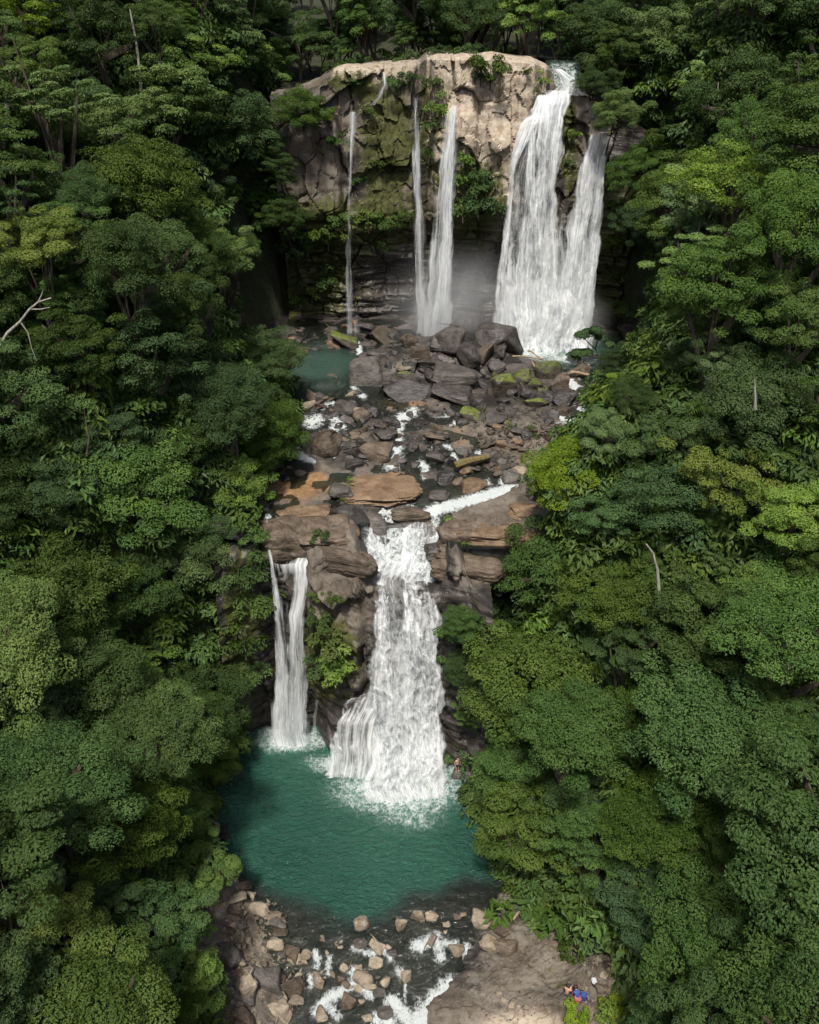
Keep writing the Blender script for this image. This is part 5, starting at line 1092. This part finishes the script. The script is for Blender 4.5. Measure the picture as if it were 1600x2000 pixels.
for pts, h, rad, mat, lab, brs in [
 ([(278, 200), (272, 130), (266, 80), (258, 40), (254, 18)], 12, .17, M_pale, 'tall bare pale trunk standing free on the upper left slope', []),
 ([(0, 280), (11, 258), (14, 225), (12, 190), (14, 165)], 12, .3, M_pale, 'thick pale curved trunk at the upper left edge', []),
 ([(0, 675), (15, 650), (40, 628), (58, 604), (75, 590), (100, 582)], 12, .13, M_pale, 'pale forked bare branch at the left edge level with the side pool', [[(40, 628), (55, 650), (62, 680), (72, 705)], [(58, 604), (80, 604), (98, 600)], [(75, 590), (82, 575), (84, 566)]]),
 ([(1288, 1185), (1287, 1150), (1284, 1110), (1275, 1080), (1262, 1062)], 11, .16, M_pale, 'slender curved pale trunk right of the brown slab', []),
 ([(1381, 250), (1383, 215), (1383, 190), (1381, 165)], 12, .11, M_pale, 'left one of the thin pale trunks on the upper right slope', []),
 ([(1402, 215), (1402, 185), (1403, 160)], 12, .10, M_pale, 'right one of the thin pale trunks on the upper right slope', []),
 ([(1470, 285), (1480, 305), (1492, 325), (1500, 340)], 12, .08, M_pale, 'thin broken pale branch high on the right slope', [[(1485, 312), (1476, 325), (1472, 335)]]),
 ([(1475, 800), (1475, 770), (1474, 740)], 12, .12, M_pale, 'short pale trunk inside the sunlit broad tree on the right', []),
 ([(170, 890), (174, 855), (168, 825), (165, 800)], 12, .09, M_bark, 'thin forked stem on the left slope level with the riffles', [[(172, 848), (178, 836), (184, 830)]]),
 ([(262, 530), (245, 545), (250, 570), (275, 620)], 12, .09, M_bark, 'tangled bare stems under the vine-hung tree on the left', [[(275, 535), (278, 560), (272, 590)], [(290, 545), (300, 570), (285, 610)]]),
]:
    yd = np.mean([depth_at(a, b, h) for a, b in pts]); e, o0 = limb_tree(pts, yd, rad, mat, 'bare_trunk', lab, 'bare trunk', 'bare trunks')
    for b in brs: branch(e, o0, b, yd, rad*.5, rad*.15, mat)
def log(a, b, rad, mat, label, lift=.3, n=6):
    p, q = surf_at(*a), surf_at(*b); p = p+np.array([0, 0, lift+rad]); q = q+np.array([0, 0, lift+rad]); c = (p+q)/2
    t = np.linspace(0, 1, n); P = [tuple((p+(q-p)*k-c)+np.array([0, 0, .08*math.sin(k*5)])) for k in t]
    V, F = tube(P, [rad*(1-.3*k)*random.uniform(.85, 1.1) for k in t], 8); nn = len(V); F = F+[tuple(range(7, 3, -1)), (0, 7, 4, 3), (3, 2, 1, 0), (nn-8, nn-7, nn-6, nn-5), (nn-5, nn-4, nn-1, nn-8), (nn-4, nn-3, nn-2, nn-1)]
    o = put('fallen_log', mesh('fallen_log', V, F, False), mat); o.location = tuple(c); tag(o, label, 'log', 'driftwood logs')
M_wood = bark_mat('weathered_wood', (.16, .11, .07), (.30, .23, .15)); M_mlog = bark_mat('mossy_wood', (.07, .06, .02), (.15, .105, .04))
log((888, 926), (955, 906), .42, M_mlog, 'mossy orange fallen log above the tan squared boulder', .5)
log((1000, 712), (1060, 716), .12, M_wood, 'long grey driftwood pole at the outlet of right pool', .9)
log((1030, 702), (1052, 714), .10, M_wood, 'short driftwood pole crossing the long one', 1.0)
log((1038, 715), (1048, 735), .10, M_wood, 'driftwood stick leaning down from the long pole', .5)
log((1112, 738), (1150, 742), .2, M_wood, 'thick brown log beside the right hand rapids', .5)
log((892, 704), (922, 709), .13, M_wood, 'yellowish driftwood plank on the grey boulders', .4)
log((862, 690), (880, 700), .08, M_wood, 'pale driftwood stick on the heap under the fall', .6)
log((1002, 1806), (1022, 1778), .10, M_wood, 'bare root arching at the back edge of slab', .5)
log((1095, 1806), (1115, 1782), .06, M_wood, 'thin pale stick at the back edge of slab', .4)
log((580, 412), (618, 432), .16, M_pale, 'pale log lodged on the ledge at the left end of upper cliff', .2)

# wooden railing of the path on the right bank
p = at_y(1219, 906, 79.0); e = empty('wooden_railing', (p[0], p[1], p[2])); tag(e, 'small wooden plank railing showing through the trees on the right bank', 'railing')
M_plank = bark_mat('plank_wood', (.34, .25, .17), (.50, .40, .30))
def box(sx, sy, sz, bev=.012):
    bm = bmesh.new(); bmesh.ops.create_cube(bm, size=1); bmesh.ops.scale(bm, vec=(sx, sy, sz), verts=bm.verts[:]); bmesh.ops.bevel(bm, geom=bm.edges[:], offset=bev, segments=1, affect='EDGES')
    me = bpy.data.meshes.new('box'); bm.to_mesh(me); bm.free(); return me
pm = box(1.0, .06, .13); pm.materials.append(M_plank); qm = box(.10, .10, 1.6); qm.materials.append(M_plank)
for z in (.20, 0.0, -.26): put('plank', pm, parent=e, loc=(0, -.085, z))
for x in (-.36, .36): put('post', qm, parent=e, loc=(x, 0, -.45))

# hanging vine over the ledge by the pool, creepers
def vine(px, y0, y1, yd, label, tone='mid', rad=.28, n=500):
    a = at_y(px, y0, yd); b = at_y(px-2, y1, yd); e = empty('hanging_vine', tuple(a)); tag(e, label, 'vine', 'hanging vines')
    t = np.linspace(0, 1, 10)[:, None]; P = (b-a)*t; V, F = tube([tuple(q) for q in P], [.03]*10, 5); put('stem', mesh('stem', V, F, True), M_bark, e)
    cl = np.column_stack([(b-a)*np.linspace(0, 1, 16)[:, None]+rng.normal(size=(16, 3))*.08, rad*(1-.7*np.linspace(0, 1, 16)), rng.random(16)]); put('foliage', leaves_mesh('foliage', cl, n, .16, droop=1.5, seed=int(px)), LEAF[tone], e)
vine(905, 1470, 1545, 54.6, 'long green vine hanging over the bathing ledge to the pool', 'mid')

# ------------------------------------------------------------------ people
M_skin = flat_mat('skin', (.42, .25, .18), .55, .06); M_hair = flat_mat('hair_dark', (.03, .02, .015), .6); M_teal = flat_mat('cloth_teal', (.02, .16, .20)); M_blue = flat_mat('cloth_blue', (.025, .055, .22))
M_red = flat_mat('cloth_red', (.26, .06, .075)); M_black = flat_mat('cloth_black', (.015, .015, .02)); M_white = flat_mat('cloth_white', (.40, .44, .46)); M_orange = flat_mat('cloth_orange', (.28, .08, .035))
def skin_mesh(name, verts, edges, rads, root, sub=1):
    me = bpy.data.meshes.new(name); me.from_pydata(verts, edges, []); o = bpy.data.objects.new(name, me); C.objects.link(o)
    md = o.modifiers.new('skin', 'SKIN'); md.use_smooth_shade = True
    for i, r in enumerate(rads): me.skin_vertices[0].data[i].radius = (r, r)
    me.skin_vertices[0].data[root].use_root = True
    o.modifiers.new('sub', 'SUBSURF').levels = sub; o.modifiers['sub'].render_levels = sub
    dg = bpy.context.evaluated_depsgraph_get(); res = bpy.data.meshes.new_from_object(o.evaluated_get(dg)); bpy.data.objects.remove(o); res.name = name; return res
POSE = {
 'stand': dict(pel=(0, 0, .93), kn=[(-.1, -.02, .5), (.11, -.03, .5)], an=[(-.11, .03, .08), (.13, .02, .08)], ch=(0, .0, 1.3), nk=(0, -.01, 1.5), hd=(0, -.04, 1.66), el=[(-.27, .02, 1.14), (.27, .0, 1.14)], wr=[(-.28, -.1, .9), (.27, -.12, .92)]),
 'sit': dict(pel=(0, 0, .12), kn=[(-.13, -.38, .42), (.15, -.40, .40)], an=[(-.12, -.62, .07), (.16, -.66, .07)], ch=(0, -.02, .50), nk=(0, -.06, .70), hd=(0, -.11, .86), el=[(-.29, -.1, .36), (.28, -.1, .36)], wr=[(-.16, -.33, .40), (.16, -.34, .40)]),
 'bend': dict(pel=(0, 0, .72), kn=[(-.11, -.2, .44), (.12, -.22, .44)], an=[(-.12, .02, .07), (.14, .03, .07)], ch=(0, -.26, .98), nk=(0, -.40, 1.10), hd=(0, -.52, 1.18), el=[(-.24, -.36, .80), (.24, -.36, .80)], wr=[(-.18, -.46, .56), (.18, -.46, .56)]),
}
def person(px, py, pose, label, top, bottom, hair, rz=0.0, scale=1.0):
    q = POSE[pose]; V = []; E = []; Rr = []
    def v(p, r): V.append(tuple(p)); Rr.append(r); return len(V)-1
    def lerp(a, b, t): return tuple(a[i]+(b[i]-a[i])*t for i in range(3))
    pel = v(q['pel'], .15); ab = v(lerp(q['pel'], q['ch'], .5), .125); ch = v(q['ch'], .15); nk = v(q['nk'], .06); hd0 = v(lerp(q['nk'], q['hd'], .6), .085); hd = v(q['hd'], .105); tp = v((q['hd'][0], q['hd'][1], q['hd'][2]+.08), .07)
    nose = v((q['hd'][0], q['hd'][1]-.11, q['hd'][2]-.03), .02); E += [(pel, ab), (ab, ch), (ch, nk), (nk, hd0), (hd0, hd), (hd, tp), (hd, nose)]
    legs = []; arms = []
    for s, i in ((-1, 0), (1, 1)):
        hp = v((q['pel'][0]+s*.10, q['pel'][1], q['pel'][2]-.05), .10); kn = v(q['kn'][i], .062); mid = v(lerp(q['kn'][i], q['an'][i], .35), .058); an = v(q['an'][i], .04); toe = v((q['an'][i][0]+s*.02, q['an'][i][1]-.19, q['an'][i][2]-.04), .035)
        E += [(pel, hp), (hp, kn), (kn, mid), (mid, an), (an, toe)]; legs.append((V[hp], V[kn], V[an]))
        sh = v((q['ch'][0]+s*.19, q['ch'][1], q['ch'][2]+.12), .062); el = v(q['el'][i], .046); wr = v(q['wr'][i], .03)
        d = Vector(q['wr'][i])-Vector(q['el'][i]); d.normalize(); pm_ = v(Vector(q['wr'][i])+d*.07, .034); E += [(ch, sh), (sh, el), (el, wr), (wr, pm_)]; arms.append((V[sh], V[el]))
        lat = d.cross(Vector((0, 1, 0))).normalized(); nrm = d.cross(lat)
        for j, L in enumerate((.066, .075, .07, .056)):
            a0 = Vector(V[pm_])+lat*(j-1.5)*.021; f1 = v(a0+d*L*.55, .0095); f2 = v(a0+d*L+nrm*.02, .008); E += [(pm_, f1), (f1, f2)]
        th = v(Vector(q['wr'][i])+d*.04-lat*.045, .011); th2 = v(Vector(q['wr'][i])+d*.08-lat*.06, .009); E += [(pm_, th), (th, th2)]
    body = skin_mesh('person', V, E, Rr, pel); p = surf_at(px, py); o = put('person', body, M_skin)
    o.location = (p[0], p[1], p[2]+.02); o.rotation_euler = (0, 0, rz); o.scale = (scale,)*3; tag(o, label, 'person')
    def cloth(nm, pts, rads, edges, m): put(nm, skin_mesh(nm, pts, edges, rads, 0), m, o)
    if top:
        pts = [q['pel'], lerp(q['pel'], q['ch'], .5), q['ch'], lerp(q['ch'], q['nk'], .7)]; rr = [.165, .15, .175, .09]; ed = [(0, 1), (1, 2), (2, 3)]
        for a, b in arms: k = len(pts); pts += [a, lerp(a, b, .6)]; rr += [.085, .07]; ed += [(2, k), (k, k+1)]
        cloth('shirt', pts, rr, ed, top)
    if bottom:
        pts = [tuple(np.array(q['pel'])+np.array([0, 0, .02]))]; rr = [.172]; ed = []
        for a, b, c in legs: k = len(pts); pts += [a, lerp(a, b, .75)]; rr += [.125, .10]; ed += [(0, k), (k, k+1)]
        cloth('shorts', pts, rr, ed, bottom)
    hc = np.array(q['hd'])+np.array([0, .025, .035]); cloth('hair', [tuple(hc), tuple(hc+np.array([0, .02, .06])), tuple(hc+np.array([0, .06, -.05]))], [.118, .085, .08], [(0, 1), (0, 2)], hair)
    return o
o = boulder(905, 1512, 60, 30, 'dark', 'dark flat rock ledge the bather stands on beside the cascade', 'boulders of the river', flat=.3, tilt=.04)
o.location = (4.9, 56.0, -.1); o.scale = (1.7, 1.3, .75)
boulder(935, 1540, 44, 40, 'dark', 'dark rock at the pool edge right of the bathing ledge', 'boulders of the river')
PB = person(894, 1496, 'stand', 'bare-chested person in dark shorts standing on the ledge right of the main cascade', None, M_black, M_hair, .5); PB.location = (4.35, 55.6, .52)
person(1107, 1942, 'sit', 'bare-backed person with dark hair sitting on the pale slab', None, M_black, M_hair, 2.6)
person(1126, 1962, 'bend', 'person in blue top and red shorts crouching on the pale slab', M_blue, M_red, M_hair, 3.3)
person(1182, 1822, 'stand', 'person in dark teal shirt standing in the shade under the right hand trees', M_teal, M_black, M_hair, .3)
person(1171, 1822, 'stand', 'person in orange-brown clothes standing beside the teal shirted one in the shade', M_orange, M_orange, M_hair, -.3, .96)
def bag(px, py, m, m2, label):
    p = surf_at(px, py); e = empty('backpack', tuple(p), random.uniform(0, 3)); tag(e, label, 'bag')
    bm = bmesh.new(); bmesh.ops.create_cube(bm, size=1); bmesh.ops.scale(bm, vec=(.42, .28, .5), verts=bm.verts[:]); bmesh.ops.bevel(bm, geom=bm.edges[:], offset=.09, segments=3, affect='EDGES'); bmesh.ops.translate(bm, vec=(0, 0, .24), verts=bm.verts[:])
    me = bpy.data.meshes.new('body'); bm.to_mesh(me); bm.free(); put('body', me, m, e)
    bm = bmesh.new(); bmesh.ops.create_cube(bm, size=1); bmesh.ops.scale(bm, vec=(.46, .34, .16), verts=bm.verts[:]); bmesh.ops.bevel(bm, geom=bm.edges[:], offset=.06, segments=2, affect='EDGES'); bmesh.ops.translate(bm, vec=(0, .03, .50), verts=bm.verts[:])
    me = bpy.data.meshes.new('flap'); bm.to_mesh(me); bm.free(); put('flap', me, m2, e)
    for s in (-.1, .1): put('strap', mesh('strap', *tube([(s, -.13, .45), (s, -.22, .3), (s, -.14, .06)], [.025, .025, .025], 6), True), m, e)
bag(1160, 1924, M_black, M_white, 'black bag with a white cloth on top among the blocks right of the slab')
bag(1140, 1952, M_blue, M_blue, 'dark blue bag lying right of the person in the blue top')
